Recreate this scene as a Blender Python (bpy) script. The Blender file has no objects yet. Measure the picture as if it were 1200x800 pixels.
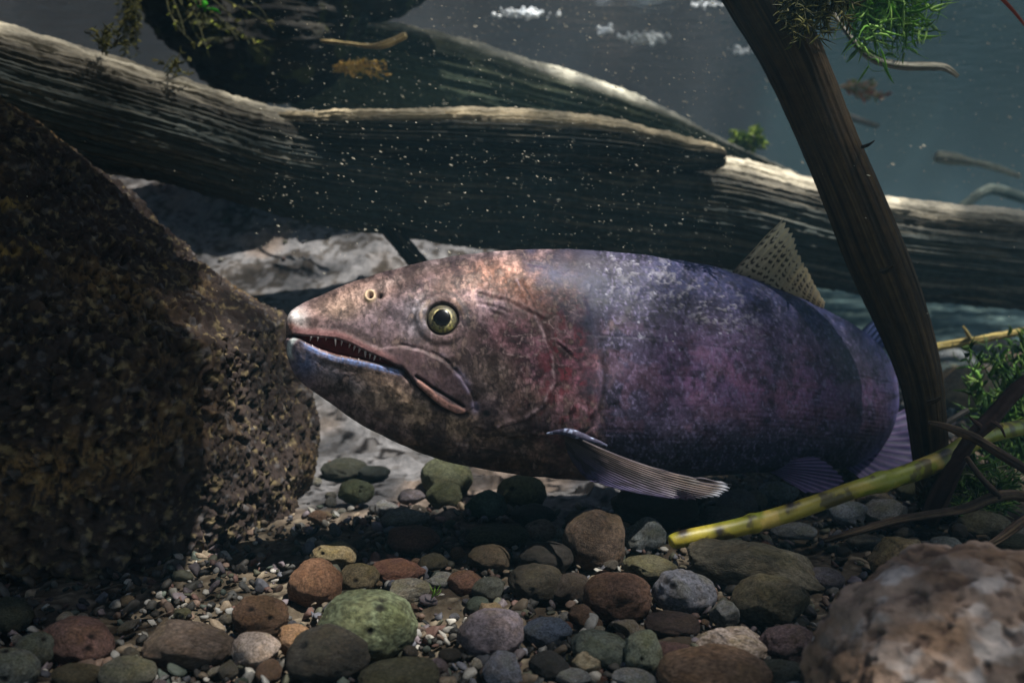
import bpy, math, random
import numpy as np
from mathutils import Vector
random.seed(7); RNG = np.random.default_rng(11)
scene = bpy.context.scene
COL = scene.collection
# ------------------------------------------------------------------ camera
PITCH = math.atan(100/1039.2); FPX = 1039.2; CAMZ = 0.20
cam_d = bpy.data.cameras.new('camera'); cam = bpy.data.objects.new('camera', cam_d); COL.objects.link(cam)
cam.location = (0, 0, CAMZ); cam.rotation_euler = (math.pi/2-PITCH, 0, 0)
cam_d.sensor_width = 36; cam_d.lens = 36*FPX/1200
cam_d.clip_start = 0.01; cam_d.clip_end = 200
cam_d.dof.use_dof = True; cam_d.dof.focus_distance = 0.545; cam_d.dof.aperture_fstop = 8
scene.camera = cam
# ------------------------------------------------------------------ light
SUN = Vector((0.36, -0.20, 0.91)).normalized()
world = bpy.data.worlds.new('World'); scene.world = world; world.use_nodes = True
wn = world.node_tree; wn.nodes.clear()
wo = wn.nodes.new('ShaderNodeOutputWorld'); wb = wn.nodes.new('ShaderNodeBackground'); sk = wn.nodes.new('ShaderNodeTexSky')
sk.sky_type = 'NISHITA'; sk.sun_disc = False
sk.sun_elevation = math.asin(SUN.z); sk.sun_rotation = math.atan2(SUN.x, SUN.y)
wb.inputs['Strength'].default_value = 0.11
wn.links.new(sk.outputs[0], wb.inputs[0]); wn.links.new(wb.outputs[0], wo.inputs[0])
sun_d = bpy.data.lights.new('sun', 'SUN'); sun = bpy.data.objects.new('sun', sun_d); COL.objects.link(sun)
sun_d.energy = 5.0; sun_d.angle = math.radians(0.5); sun_d.color = (1.0, 0.93, 0.82)
sun.rotation_euler = SUN.to_track_quat('Z', 'Y').to_euler(); sun.location = (1, -1, 3)
scene.view_settings.view_transform = 'Standard'; scene.view_settings.look = 'None'
scene.view_settings.exposure = 1.15; scene.view_settings.gamma = 1
scene.render.engine = 'CYCLES'
scene.cycles.max_bounces = 8; scene.cycles.volume_bounces = 0
scene.cycles.use_denoising = True
scene.cycles.sample_clamp_indirect = 4

# ------------------------------------------------------------------ maths
cp, sp = math.cos(PITCH), math.sin(PITCH)
def P(px, py, d):
    a = (np.asarray(px, float)-600)/FPX; b = (400-np.asarray(py, float))/FPX; d = np.asarray(d, float)
    a, b, d = np.broadcast_arrays(a, b, d)
    return np.stack([d*a, d*(cp+b*sp), CAMZ+d*(-sp+b*cp)], -1)
def proj(v):
    x = v[..., 0]; y = v[..., 1]; z = v[..., 2]-CAMZ
    d = y*cp-z*sp; u = y*sp+z*cp
    return 600+FPX*x/d, 400-FPX*u/d, d
def ss(a, b, x):
    t = np.clip((x-a)/(b-a), 0, 1); return t*t*(3-2*t)
def _h(ix, iy, iz, s):
    n = (ix*374761393+iy*668265263+iz*2147483647+s*1274126177).astype(np.int64) & 0xffffffff
    n = ((n ^ (n >> 13))*1274126177) & 0xffffffff
    n = ((n ^ (n >> 16))*668265263) & 0xffffffff
    return (n & 0xffff)/65535.0
def noise(p, s=0):
    p = np.asarray(p, float); f = np.floor(p).astype(np.int64); t = p-f; t = t*t*(3-2*t)
    r = 0
    for dx in (0, 1):
        wx = t[..., 0] if dx else 1-t[..., 0]
        for dy in (0, 1):
            wy = t[..., 1] if dy else 1-t[..., 1]
            for dz in (0, 1):
                wz = t[..., 2] if dz else 1-t[..., 2]
                r = r+wx*wy*wz*_h(f[..., 0]+dx, f[..., 1]+dy, f[..., 2]+dz, s)
    return r
def fbm(p, s=0, o=4, g=0.5, l=2.07):
    a = 1.0; r = 0; n = 0; p = np.asarray(p, float)
    for i in range(o):
        r = r+a*noise(p, s+i*17); n += a; a *= g; p = p*l+3.7
    return r/n
def ridge(p, s=0, o=4, g=0.55):
    a = 1.0; r = 0; n = 0; p = np.asarray(p, float)
    for i in range(o):
        r = r+a*(1-np.abs(2*noise(p, s+i*13)-1)); n += a; a *= g; p = p*2.1+1.3
    return r/n
def n2(X, Y, k, s=0, o=4, ky=None):
    return fbm(np.stack([X*k, Y*(ky or k), np.zeros_like(X)+s*1.7], -1), s, o)
def S(r, g, b):                                    # sRGB 0..255 -> linear
    c = np.array([r, g, b])/255.0
    return np.where(c <= .04045, c/12.92, ((c+.055)/1.055)**2.4)
def mixc(c, col, m):
    m = np.clip(m, 0, 1)[..., None]; return c*(1-m)+np.asarray(col)*m
def catmull(tab, q):
    tab = np.asarray(tab, float); n = len(tab); i = np.clip(np.floor(q).astype(int), 0, n-2); t = (q-i)[:, None]
    p0 = tab[np.maximum(i-1, 0)]; p1 = tab[i]; p2 = tab[i+1]; p3 = tab[np.minimum(i+2, n-1)]
    return 0.5*((2*p1)+(-p0+p2)*t+(2*p0-5*p1+4*p2-p3)*t*t+(-p0+3*p1-3*p2+p3)*t**3)
def dpoly(X, Y, pts):
    d = np.full(X.shape, 1e9)
    for (x0, y0), (x1, y1) in zip(pts[:-1], pts[1:]):
        vx, vy = x1-x0, y1-y0; L = vx*vx+vy*vy
        t = np.clip(((X-x0)*vx+(Y-y0)*vy)/L, 0, 1)
        d = np.minimum(d, np.hypot(X-x0-t*vx, Y-y0-t*vy))
    return d
def blob(X, Y, x, y, rx, ry, ang=0):
    c, s = math.cos(math.radians(ang)), math.sin(math.radians(ang))
    u = ((X-x)*c+(Y-y)*s)/rx; v = (-(X-x)*s+(Y-y)*c)/ry
    return np.exp(-(u*u+v*v))
# ------------------------------------------------------------------ mesh helpers
def mesh(name, V, F, col=None, smooth=True, extra=None):
    V = np.asarray(V, np.float32).reshape(-1, 3); F = np.asarray(F, np.int32)
    k = F.shape[1]; m = bpy.data.meshes.new(name)
    m.vertices.add(len(V)); m.vertices.foreach_set('co', V.ravel())
    m.loops.add(F.size); m.loops.foreach_set('vertex_index', F.ravel())
    m.polygons.add(len(F)); m.polygons.foreach_set('loop_start', np.arange(0, F.size, k, dtype=np.int32))
    m.polygons.foreach_set('loop_total', np.full(len(F), k, np.int32))
    m.polygons.foreach_set('use_smooth', np.full(len(F), smooth))
    if col is not None:
        a = m.attributes.new('Col', 'FLOAT_COLOR', 'POINT')
        c = np.ones((len(V), 4), np.float32); c[:, :3] = np.clip(np.asarray(col).reshape(-1, 3), 0, 1)
        a.data.foreach_set('color', c.ravel())
    m.update(calc_edges=True); m.validate()
    return m
def obj(name, me, mat=None, parent=None, **props):
    o = bpy.data.objects.new(name, me); COL.objects.link(o)
    if mat is not None and me is not None and len(me.materials) == 0: me.materials.append(mat)
    if parent is not None: o.parent = parent
    for k, v in props.items():
        if v is not None: o[k] = v
    return o
def recenter(o, c):                                   # origin at the thing's base
    me = o.data; c = np.asarray(c, float); n = len(me.vertices); a = np.empty(n*3, np.float32)
    me.vertices.foreach_get('co', a); a = a.reshape(-1, 3)-c; me.vertices.foreach_set('co', a.ravel().astype(np.float32))
    me.update(); o.location = c
def gridfaces(nu, nv, wrap=True):
    i = np.arange(nu-1)[:, None]; j = np.arange(nv if wrap else nv-1)[None, :]; j2 = (j+1) % nv
    a = i*nv+j; b = i*nv+j2; c = (i+1)*nv+j2; d = (i+1)*nv+j
    return np.stack([a, b, c, d], -1).reshape(-1, 4)
def gnormals(G, wrap=True):
    du = np.gradient(G, axis=0)
    dv = (np.roll(G, -1, 1)-np.roll(G, 1, 1)) if wrap else np.gradient(G, axis=1)
    n = np.cross(dv, du); l = np.linalg.norm(n, axis=-1, keepdims=True); return n/np.maximum(l, 1e-12)
def tube(path, rad, nu, nv, disp=None, colf=None, squash=1.0, seed=0, cap=True):
    """path (n,3), rad (n,) -> G grid, colours. disp(u01, ang, arclen)->outward metres"""
    path = np.asarray(path, float); rad = np.asarray(rad, float).reshape(-1, 1)
    q = np.linspace(0, len(path)-1, nu); A = catmull(np.hstack([path, rad]), q); C = A[:, :3]; r = np.maximum(A[:, 3], 1e-5)
    T = np.gradient(C, axis=0); T /= np.linalg.norm(T, axis=1, keepdims=True)
    ref = np.array([0, 0, 1.0]) if abs(T[:, 2]).mean() < .8 else np.array([0, -1.0, 0])
    Sd = np.cross(T, ref); Sd /= np.linalg.norm(Sd, axis=1, keepdims=True); U = np.cross(Sd, T)
    if cap:
        L = np.concatenate([[0], np.cumsum(np.linalg.norm(np.diff(C, axis=0), axis=1))])
        e = np.minimum(L, L[-1]-L); w = np.clip(e/np.maximum(r*.5, 1e-6), 0, 1); r = r*np.sqrt(1-(1-w)**2)*.999+1e-6
    L = np.concatenate([[0], np.cumsum(np.linalg.norm(np.diff(C, axis=0), axis=1))])
    ph = np.linspace(0, 2*np.pi, nv, endpoint=False)
    D = U[:, None]*np.cos(ph)[None, :, None]*squash+Sd[:, None]*np.sin(ph)[None, :, None]
    uu = np.broadcast_to((q/(len(path)-1))[:, None], (nu, nv)); pp = np.broadcast_to(ph[None], (nu, nv)); LL = np.broadcast_to(L[:, None], (nu, nv))
    R = r[:, None]+0*pp
    if disp is not None: R = R+disp(uu, pp, LL, C[:, None]+D*r[:, None, None])*np.minimum(1, R/ (R.max()*.2+1e-9))
    G = C[:, None]+D*R[..., None]
    c = colf(uu, pp, LL, G, D) if colf else None
    return G, c
def tube_mesh(name, *a, **k):
    nv = a[3]; G, c = tube(*a, **k)
    return mesh(name, G, gridfaces(G.shape[0], G.shape[1])[:, ::-1], c)
_ico = {}
def ico(sub):
    if sub not in _ico:
        import bmesh
        b = bmesh.new(); bmesh.ops.create_icosphere(b, subdivisions=sub, radius=1)
        V = np.array([v.co[:] for v in b.verts]); F = np.array([[v.index for v in f.verts] for f in b.faces]); b.free(); _ico[sub] = (V, F)
    return _ico[sub]
def join(parts):
    Vs = []; Fs = []; Cs = []; n = 0
    for V, F, c in parts:
        V = np.asarray(V).reshape(-1, 3); Vs.append(V); Fs.append(np.asarray(F)+n); Cs.append(np.broadcast_to(np.asarray(c).reshape(-1, 3), V.shape)); n += len(V)
    return np.vstack(Vs), np.vstack(Fs), np.vstack(Cs)
# ------------------------------------------------------------------ materials
def material(name, vc=True, color=(.2, .2, .2), rough=.7, spec=.25, nscale=60, namt=.35, bump=.3, bscale=None, bdist=.002, objcol=False, coat=0, trans=0, sss=0, transl=0):
    m = bpy.data.materials.new(name); m.use_nodes = True; t = m.node_tree; N = t.nodes; L = t.links
    b = N['Principled BSDF']; b.inputs['Roughness'].default_value = rough; b.inputs['Specular IOR Level'].default_value = spec
    if coat: b.inputs['Coat Weight'].default_value = coat; b.inputs['Coat Roughness'].default_value = .15
    if trans: b.inputs['Transmission Weight'].default_value = trans
    if sss: b.inputs['Subsurface Weight'].default_value = sss; b.inputs['Subsurface Scale'].default_value = .004
    tc = N.new('ShaderNodeTexCoord'); no = N.new('ShaderNodeTexNoise'); no.inputs['Scale'].default_value = nscale; no.inputs['Detail'].default_value = 6; no.inputs['Roughness'].default_value = .65
    L.new(tc.outputs['Object'], no.inputs['Vector'])
    mr = N.new('ShaderNodeMapRange'); mr.inputs['From Min'].default_value = .3; mr.inputs['From Max'].default_value = .7
    mr.inputs['To Min'].default_value = 1-namt; mr.inputs['To Max'].default_value = 1+namt; L.new(no.outputs['Fac'], mr.inputs['Value'])
    mx = N.new('ShaderNodeMix'); mx.data_type = 'RGBA'; mx.blend_type = 'MULTIPLY'; mx.inputs[0].default_value = 1
    if vc:
        at = N.new('ShaderNodeAttribute'); at.attribute_name = 'Col'; src = at.outputs['Color']
    else:
        rg = N.new('ShaderNodeRGB'); rg.outputs[0].default_value = (*color, 1); src = rg.outputs[0]
    if objcol:
        oi = N.new('ShaderNodeObjectInfo'); m2 = N.new('ShaderNodeMix'); m2.data_type = 'RGBA'; m2.blend_type = 'MULTIPLY'; m2.inputs[0].default_value = 1
        L.new(src, m2.inputs[6]); L.new(oi.outputs['Color'], m2.inputs[7]); src = m2.outputs[2]
    L.new(src, mx.inputs[6]); cb = N.new('ShaderNodeCombineColor')
    for i in range(3): L.new(mr.outputs[0], cb.inputs[i])
    L.new(cb.outputs[0], mx.inputs[7]); L.new(mx.outputs[2], b.inputs['Base Color'])
    if bump:
        n3 = N.new('ShaderNodeTexNoise'); n3.inputs['Scale'].default_value = bscale or nscale*2; n3.inputs['Detail'].default_value = 8; n3.inputs['Roughness'].default_value = .7
        L.new(tc.outputs['Object'], n3.inputs['Vector'])
        bp = N.new('ShaderNodeBump'); bp.inputs['Strength'].default_value = bump; bp.inputs['Distance'].default_value = bdist
        L.new(n3.outputs['Fac'], bp.inputs['Height']); L.new(bp.outputs[0], b.inputs['Normal'])
    if transl:
        tl = N.new('ShaderNodeBsdfTranslucent'); L.new(mx.outputs[2], tl.inputs[0]); ms = N.new('ShaderNodeMixShader'); ms.inputs[0].default_value = transl
        L.new(b.outputs[0], ms.inputs[1]); L.new(tl.outputs[0], ms.inputs[2]); L.new(ms.outputs[0], N['Material Output'].inputs['Surface'])
    return m
M_rock = material('rock', rough=.85, spec=.2, nscale=90, namt=.45, bump=.6, bscale=260, bdist=.003)
M_stone = material('stone', rough=.72, spec=.22, nscale=12, namt=.6, bump=1.0, bscale=24, bdist=.0022, objcol=True)
M_gravel = material('gravel', rough=.7, spec=.3, nscale=300, namt=.4, bump=.3, bscale=700, bdist=.0008)
M_wood = material('wood', rough=.8, spec=.2, nscale=120, namt=.3, bump=.5, bscale=300, bdist=.002)
M_fish = material('fish_skin', rough=.55, spec=.16, nscale=420, namt=.38, bump=.22, bscale=620, bdist=.0006)
M_fin = material('fin', transl=.35, rough=.5, spec=.3, nscale=300, namt=.15, bump=.1, bdist=.0005)
M_plant = material('plant', transl=.35, rough=.6, spec=.3, nscale=100, namt=.3, bump=0)
M_bed = material('sediment', rough=.9, spec=.15, nscale=120, namt=.4, bump=.6, bscale=300, bdist=.003)
M_tooth = material('tooth', vc=False, color=(.34, .29, .28), rough=.4, spec=.5, nscale=300, namt=.15, bump=0)
M_black = material('pupil', vc=False, color=(.002, .002, .003), rough=.25, spec=.3, bump=0)
M_iris = material('iris', rough=.45, spec=.35, nscale=900, namt=.4, bump=.2, bdist=.0003)
M_white = material('foam', vc=False, color=(.85, .88, .9), rough=.3, spec=.5, nscale=200, namt=.1, bump=0)
M_speck = material('speck', vc=False, color=(.6, .55, .44), rough=.8, spec=.1, nscale=50, namt=.4, bump=0)

# ------------------------------------------------------------------ riverbed
def ground_z(x, y):
    x = np.asarray(x, float); y = np.asarray(y, float)
    # pale bank that climbs behind the boulder and the fish's head
    m = ss(.10, -.25, x-.30*(y-.8))*ss(.74, 1.45, y)
    z = .34*m
    z = z+.05*ss(1.2, 3.0, y)*ss(-.2, .8, x)
    z = z+.25*ss(3, 8, y)
    return z
def build_bed():
    ys = np.concatenate([np.linspace(-1.2, .25, 30), np.linspace(.26, 1.9, 520), np.geomspace(1.92, 16, 120)])
    us = np.linspace(-1, 1, 700)
    Y, Ux = np.meshgrid(ys, us, indexing='ij')
    W = np.where(Y < 1.9, 1.4, 1.4+(Y-1.9)*1.15); X = Ux*W
    Z = ground_z(X, Y)
    pale = ss(.62, .74, Y+.05*(fbm(np.stack([X*9, Y*9, X*0], -1), 4)-.5)*2)*ss(.20, .08, X-.30*(Y-.8)+.06*(fbm(np.stack([X*11, Y*11, X*0], -1), 9)-.5))
    pale = np.clip(pale, 0, 1)
    p3 = np.stack([X, Y, Z], -1)
    f1 = fbm(p3*22, 1, 5); f2 = fbm(p3*70, 2, 4); f3 = fbm(p3*260, 3, 3)
    Z = Z+(f1-.5)*.02*(1-.55*pale)+(f2-.5)*.006*(1-.5*pale)+(f3-.5)*.003-.004
    rock = ss(.52, .62, f2)*ss(.45, .6, f1)
    Z += rock*pale*.006
    c = np.broadcast_to(S(84, 74, 62), X.shape+(3,)).copy()
    c = mixc(c, S(50, 42, 34), ss(.4, .6, f2)); c = mixc(c, S(150, 138, 120), ss(.6, .75, f3)*.6)
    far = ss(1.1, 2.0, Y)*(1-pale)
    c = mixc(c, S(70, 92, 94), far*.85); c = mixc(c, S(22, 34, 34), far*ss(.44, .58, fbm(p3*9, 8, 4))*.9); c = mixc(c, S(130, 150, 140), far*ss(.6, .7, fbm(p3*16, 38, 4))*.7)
    pc = np.broadcast_to(S(106, 104, 106), X.shape+(3,)).copy()
    pc = mixc(pc, S(120, 100, 84), ss(.45, .65, fbm(p3*12, 6, 3))*.6)
    up = ss(.05, .16, ground_z(X, Y))
    dk = ss(.50, .58, fbm(p3*np.array([110, 130, 130]), 12, 4)*.6+.4*fbm(p3*26, 14, 3))*(.55+.4*up)
    pc = mixc(pc, S(52, 44, 36), dk*.9)
    spots = ss(.72, .78, noise(p3*120, 31))
    pc = mixc(pc, S(24, 20, 20), spots*(1-up))
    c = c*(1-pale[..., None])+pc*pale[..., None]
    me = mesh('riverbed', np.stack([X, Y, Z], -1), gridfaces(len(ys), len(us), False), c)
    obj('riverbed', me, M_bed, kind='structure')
build_bed()
# ------------------------------------------------------------------ water surface, seen from below
def build_surface():
    V = []; 
    ys = np.concatenate([np.linspace(-2, 1, 12), np.linspace(1.05, 4, 160), np.geomspace(4.05, 16, 60)]); us = np.linspace(-1, 1, 260)
    Y, Ux = np.meshgrid(ys, us, indexing='ij'); W = np.where(Y < 1.9, 2.2, 2.2+(Y-1.9)*1.15); X = Ux*W
    Z = .62+.0008*(fbm(np.stack([X*3, Y*5, X*0], -1), 5, 3)-.5)*ss(-2, 1.2, Y)
    me = mesh('water_surface', np.stack([X, Y, Z], -1), gridfaces(len(ys), len(us), False))
    m = bpy.data.materials.new('water_skin'); m.use_nodes = True; t = m.node_tree; N = t.nodes; L = t.links; N.clear()
    out = N.new('ShaderNodeOutputMaterial'); mix = N.new('ShaderNodeMixShader'); tr = N.new('ShaderNodeBsdfTransparent'); gl = N.new('ShaderNodeBsdfGlossy')
    gl.inputs['Roughness'].default_value = .14; gl.inputs['Color'].default_value = (.72, .80, .86, 1)
    fr = N.new('ShaderNodeFresnel'); fr.inputs['IOR'].default_value = 1.33
    tc = N.new('ShaderNodeTexCoord')
    mp = N.new('ShaderNodeMapping'); mp.inputs['Scale'].default_value = (9, 14, 4); L.new(tc.outputs['Object'], mp.inputs[0])
    nb = N.new('ShaderNodeTexNoise'); nb.inputs['Scale'].default_value = 1.6; nb.inputs['Detail'].default_value = 5; nb.inputs['Roughness'].default_value = .6; L.new(mp.outputs[0], nb.inputs[0])
    bp = N.new('ShaderNodeBump'); bp.inputs['Strength'].default_value = .9; bp.inputs['Distance'].default_value = .010
    L.new(nb.outputs['Fac'], bp.inputs['Height']); L.new(bp.outputs[0], gl.inputs['Normal'])
    # wavering sunlight net put into the transparency colour, standing in for ripple focusing
    wv = N.new('ShaderNodeTexNoise'); wv.inputs['Scale'].default_value = 7; wv.inputs['Detail'].default_value = 2; L.new(tc.outputs['Object'], wv.inputs[0])
    ad = N.new('ShaderNodeVectorMath'); ad.operation = 'MULTIPLY_ADD'; ad.inputs[1].default_value = (.16, .16, .16); L.new(wv.outputs['Color'], ad.inputs[0]); L.new(tc.outputs['Object'], ad.inputs[2])
    vo = N.new('ShaderNodeTexVoronoi'); vo.feature = 'DISTANCE_TO_EDGE'; vo.inputs['Scale'].default_value = 9; L.new(ad.outputs[0], vo.inputs['Vector'])
    r1 = N.new('ShaderNodeMapRange'); r1.inputs['From Min'].default_value = 0; r1.inputs['From Max'].default_value = .26; r1.inputs['To Min'].default_value = 1; r1.inputs['To Max'].default_value = .32; r1.interpolation_type = 'SMOOTHSTEP'; L.new(vo.outputs['Distance'], r1.inputs[0])
    big = N.new('ShaderNodeTexNoise'); big.inputs['Scale'].default_value = 3.1; big.inputs['Detail'].default_value = 3; L.new(tc.outputs['Object'], big.inputs[0])  # broad bright and dim areas of sunlight, also set in the transparency
    r2 = N.new('ShaderNodeMapRange'); r2.inputs['From Min'].default_value = .46; r2.inputs['From Max'].default_value = .64; r2.inputs['To Min'].default_value = .10; r2.inputs['To Max'].default_value = 1; 
    def lit_spot(x, y, sx, sy, amp, prev):  # brighter spots put into the transparency to steer sun onto fish, log and gravel
        mpn = N.new('ShaderNodeMapping'); mpn.inputs['Location'].default_value = (-x/sx, -y/sy, 0); mpn.inputs['Scale'].default_value = (1/sx, 1/sy, 0); L.new(tc.outputs['Object'], mpn.inputs[0])
        ln = N.new('ShaderNodeVectorMath'); ln.operation = 'LENGTH'; L.new(mpn.outputs[0], ln.inputs[0])
        g = N.new('ShaderNodeMapRange'); g.interpolation_type = 'SMOOTHSTEP'; g.inputs['From Min'].default_value = .3; g.inputs['From Max'].default_value = 1.3; g.inputs['To Min'].default_value = amp; g.inputs['To Max'].default_value = 0; L.new(ln.outputs['Value'], g.inputs[0])
        a = N.new('ShaderNodeMath'); a.operation = 'ADD'; L.new(prev, a.inputs[0]); L.new(g.outputs[0], a.inputs[1]); return a.outputs[0]
    v = lit_spot(.13, .48, .20, .22, .16, big.outputs['Fac']); v = lit_spot(.10, .98, .45, .27, .10, v); v = lit_spot(.55, .58, .34, .35, .08, v)
    sx_ = N.new('ShaderNodeSeparateXYZ'); L.new(tc.outputs['Object'], sx_.inputs[0]); fy = N.new('ShaderNodeMapRange'); fy.interpolation_type = 'SMOOTHSTEP'
    fy.inputs['From Min'].default_value = 1.2; fy.inputs['From Max'].default_value = 2.4; fy.inputs['To Max'].default_value = -.04; L.new(sx_.outputs['Y'], fy.inputs[0])
    a2 = N.new('ShaderNodeMath'); a2.operation = 'ADD'; L.new(v, a2.inputs[0]); L.new(fy.outputs[0], a2.inputs[1]); v = a2.outputs[0]
    L.new(v, r2.inputs[0])
    mu = N.new('ShaderNodeMath'); mu.operation = 'MULTIPLY'; L.new(r1.outputs[0], mu.inputs[0]); L.new(r2.outputs[0], mu.inputs[1])
    tint = N.new('ShaderNodeMix'); tint.data_type = 'RGBA'; tint.inputs[6].default_value = (0, 0, 0, 1); tint.inputs[7].default_value = (.93, .97, 1, 1)
    L.new(mu.outputs[0], tint.inputs[0]); L.new(tint.outputs[2], tr.inputs[0])
    L.new(fr.outputs[0], mix.inputs[0]); L.new(tr.outputs[0], mix.inputs[1]); L.new(gl.outputs[0], mix.inputs[2]); L.new(mix.outputs[0], out.inputs[0])
    obj('water_surface', me, m, kind='structure')
build_surface()
# ------------------------------------------------------------------ rocks from an outline
def outline_rock(name, cx, cy, d, pts, rdepth, nu, nv, dispf, colf, mat, **props):
    """closed lump with a real depth radius; pts = silhouette points round its middle"""
    C = P(cx, cy, d); a = []; r = []
    for (x, y) in pts:
        w = P(x, y, d)-C; a.append(math.atan2(w[2], w[0])); r.append(np.linalg.norm(w))
    o = np.argsort(a); a = np.array(a)[o]; r = np.array(r)[o]
    a = np.concatenate([a-2*np.pi, a, a+2*np.pi]); r = np.tile(r, 3)
    th = np.linspace(0, np.pi, nu); ph = np.linspace(0, 2*np.pi, nv, endpoint=False)
    TH, PH = np.meshgrid(th, ph, indexing='ij')
    ny = -np.cos(TH); rr = np.sin(TH)
    rr = np.sign(rr)*np.abs(rr)**.8; ny = np.sign(ny)*np.abs(ny)**.9
    phw = (PH+np.pi) % (2*np.pi)-np.pi; R = np.interp(phw, a, r)
    G = np.stack([C[0]+rr*R*np.cos(PH), C[1]+ny*rdepth, C[2]+rr*R*np.sin(PH)], -1)
    Nn = gnormals(G)
    if ((G-C)*Nn).sum() < 0: Nn = -Nn
    Dm = dispf(G, Nn); Dm[0] = Dm[0].mean(); Dm[-1] = Dm[-1].mean()
    G2 = G+Nn*Dm[..., None]
    me = mesh(name, G2, gridfaces(nu, nv), colf(G, Nn, Dm))
    me.flip_normals() if False else None
    ob = obj(name, me, mat, **props)
    recenter(ob, (C[0], C[1], float(G2[..., 2].min())))
    return ob
def bd(G, N):
    w = fbm(G*7, 3, 4)-.5
    st = G*np.array([210, 210, 75.0]); st = st+np.stack([fbm(G*30, 5, 3)]*3, -1)*9
    f = ridge(st*1.0, 7, 4)-.6; pits = ss(.54, .72, fbm(G*170, 21, 4)); lump = fbm(G*38, 14, 4)-.5
    return w*.05+lump*.016+f*.0062-pits*.006+(fbm(G*420, 5, 2)-.5)*.004
def bc(G, N, D):
    f = fbm(G*60, 33, 4); g = fbm(G*9, 41, 3); k = fbm(G*240, 3, 3)
    c = np.broadcast_to(S(50, 41, 38), G.shape).copy()
    fib = ridge(G*np.array([330, 330, 120.0])+np.stack([fbm(G*30, 5, 3)]*3, -1)*12, 51, 3)
    c = mixc(c, S(126, 100, 64), ss(.50, .82, fib)*ss(.3, .6, g)*(.35+.65*ss(.38, .62, f))); c = mixc(c, S(44, 34, 30), ss(.44, .68, fbm(G*170, 21, 4))*.8)
    c = mixc(c, S(160, 142, 104), ss(.58, .78, k)*.5); c = mixc(c, S(120, 118, 120), ss(.74, .84, noise(G*200, 8))*.3)
    px, py, _ = proj(G)
    for (x, y, r) in ((12, 236, 16), (38, 298, 13), (8, 300, 20), (190, 318, 10)): c = mixc(c, S(130, 108, 60), blob(px, py, x, y, r*.8, r*.5)*ss(.46, .6, k)*1.2)
    return c
outline_rock('boulder', 60, 450, .72, [(-60, 95), (0, 108), (60, 158), (110, 200), (150, 246), (200, 300), (250, 336), (290, 358), (326, 376), (342, 410), (350, 470), (352, 530), (344, 580), (332, 640), (312, 690), (200, 712), (60, 715), (-100, 720), (-260, 700), (-330, 500), (-300, 300), (-200, 150)],
    .19, 520, 900, bd, bc, M_rock, label='huge dark brown pitted boulder filling the left side beside the fish snout', category='boulder')
def fd(G, N):
    return (fbm(G*16, 3, 4)-.5)*.026+(fbm(G*60, 9, 4)-.5)*.010-ss(.54, .72, fbm(G*150, 21, 4))*.0016+(fbm(G*200, 5, 3)-.5)*.0025
def fc(G, N, D):
    c = np.broadcast_to(S(156, 132, 116), G.shape).copy()
    c = mixc(c, S(190, 178, 172), ss(.5, .64, fbm(G*75, 4, 4))*.9); c = mixc(c, S(122, 92, 66), ss(.5, .64, fbm(G*34, 15, 3))*.6)
    c = mixc(c, S(84, 66, 58), ss(.54, .66, fbm(G*150, 21, 4))*.8)
    return c
outline_rock('boulder', 1130, 800, .36, [(955, 812), (972, 762), (1000, 722), (1050, 690), (1100, 670), (1150, 656), (1200, 660), (1270, 690), (1330, 760), (1340, 850), (1290, 900), (1130, 925), (980, 890)],
    .06, 220, 360, fd, fc, M_rock, label='blurred tan and grey rock looming in the bottom right foreground corner', category='boulder')

# ------------------------------------------------------------------ wood
def grain_disp(amp, k=60, seed=0, along=7, knots=0):
    def f(u, ph, L, G):
        q = np.stack([np.cos(ph)*k*.12, np.sin(ph)*k*.12, L*along], -1)
        q = q+np.stack([fbm(G*9, seed+5, 2)]*3, -1)*1.5
        r = ridge(q, seed, 4)
        b = fbm(G*6, seed+9, 3)-.5
        cr = ss(.56, .66, noise(np.stack([np.cos(ph)*k*.3, np.sin(ph)*k*.3, L*along*.5], -1), seed+3))
        return amp*((r-.6)*1.4+b*2.2-cr*.9+(fbm(G*150, seed+2, 2)-.5)*.6)
    return f
def contour_tube(name, tab, nu, nv, disp, colf, depthr=1.0, mat=None, parent=None, **props):
    """tab rows: px, top, bottom, depth"""
    T = np.array(tab, float); top = P(T[:, 0], T[:, 1], T[:, 3]); bot = P(T[:, 0], T[:, 2], T[:, 3])
    C = (top+bot)/2; 
    d = np.gradient(C, axis=0); d /= np.linalg.norm(d, axis=1, keepdims=True)
    r = np.abs((top-bot)[:, 2])/2*np.maximum(.5, np.sqrt(1-d[:, 2]**2))
    me = tube_mesh(name, C, r, nu, nv, disp=disp, colf=colf)
    o = obj(name, me, mat or M_wood, parent, **props)
    if parent is None: recenter(o, (C[len(C)//2][0], C[len(C)//2][1], float((C[:, 2]-r).min())))
    return o, C, r
def woodcol(base, light, dark, top=None, seed=0, topw=(.55, .95), under=None):  # top and under put the lit crest and shaded lower face into the colour
    def f(u, ph, L, G, D):
        q = np.stack([np.cos(ph)*9, np.sin(ph)*9, L*6], -1)+np.stack([fbm(G*9, seed+5, 2)]*3, -1)*1.5
        g1 = fbm(q, seed+11, 4); g2 = fbm(q*np.array([3, 3, 1.0]), seed+4, 4)
        c = np.broadcast_to(base, G.shape).copy()
        c = mixc(c, light, ss(.5, .68, g2)*.75); c = mixc(c, dark, ss(.5, .64, g1)*.85)
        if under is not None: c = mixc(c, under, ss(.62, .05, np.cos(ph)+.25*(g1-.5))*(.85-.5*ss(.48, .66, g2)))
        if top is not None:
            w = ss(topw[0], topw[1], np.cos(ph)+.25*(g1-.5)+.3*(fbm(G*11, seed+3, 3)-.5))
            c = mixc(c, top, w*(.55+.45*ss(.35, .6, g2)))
        return c
    return f
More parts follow.
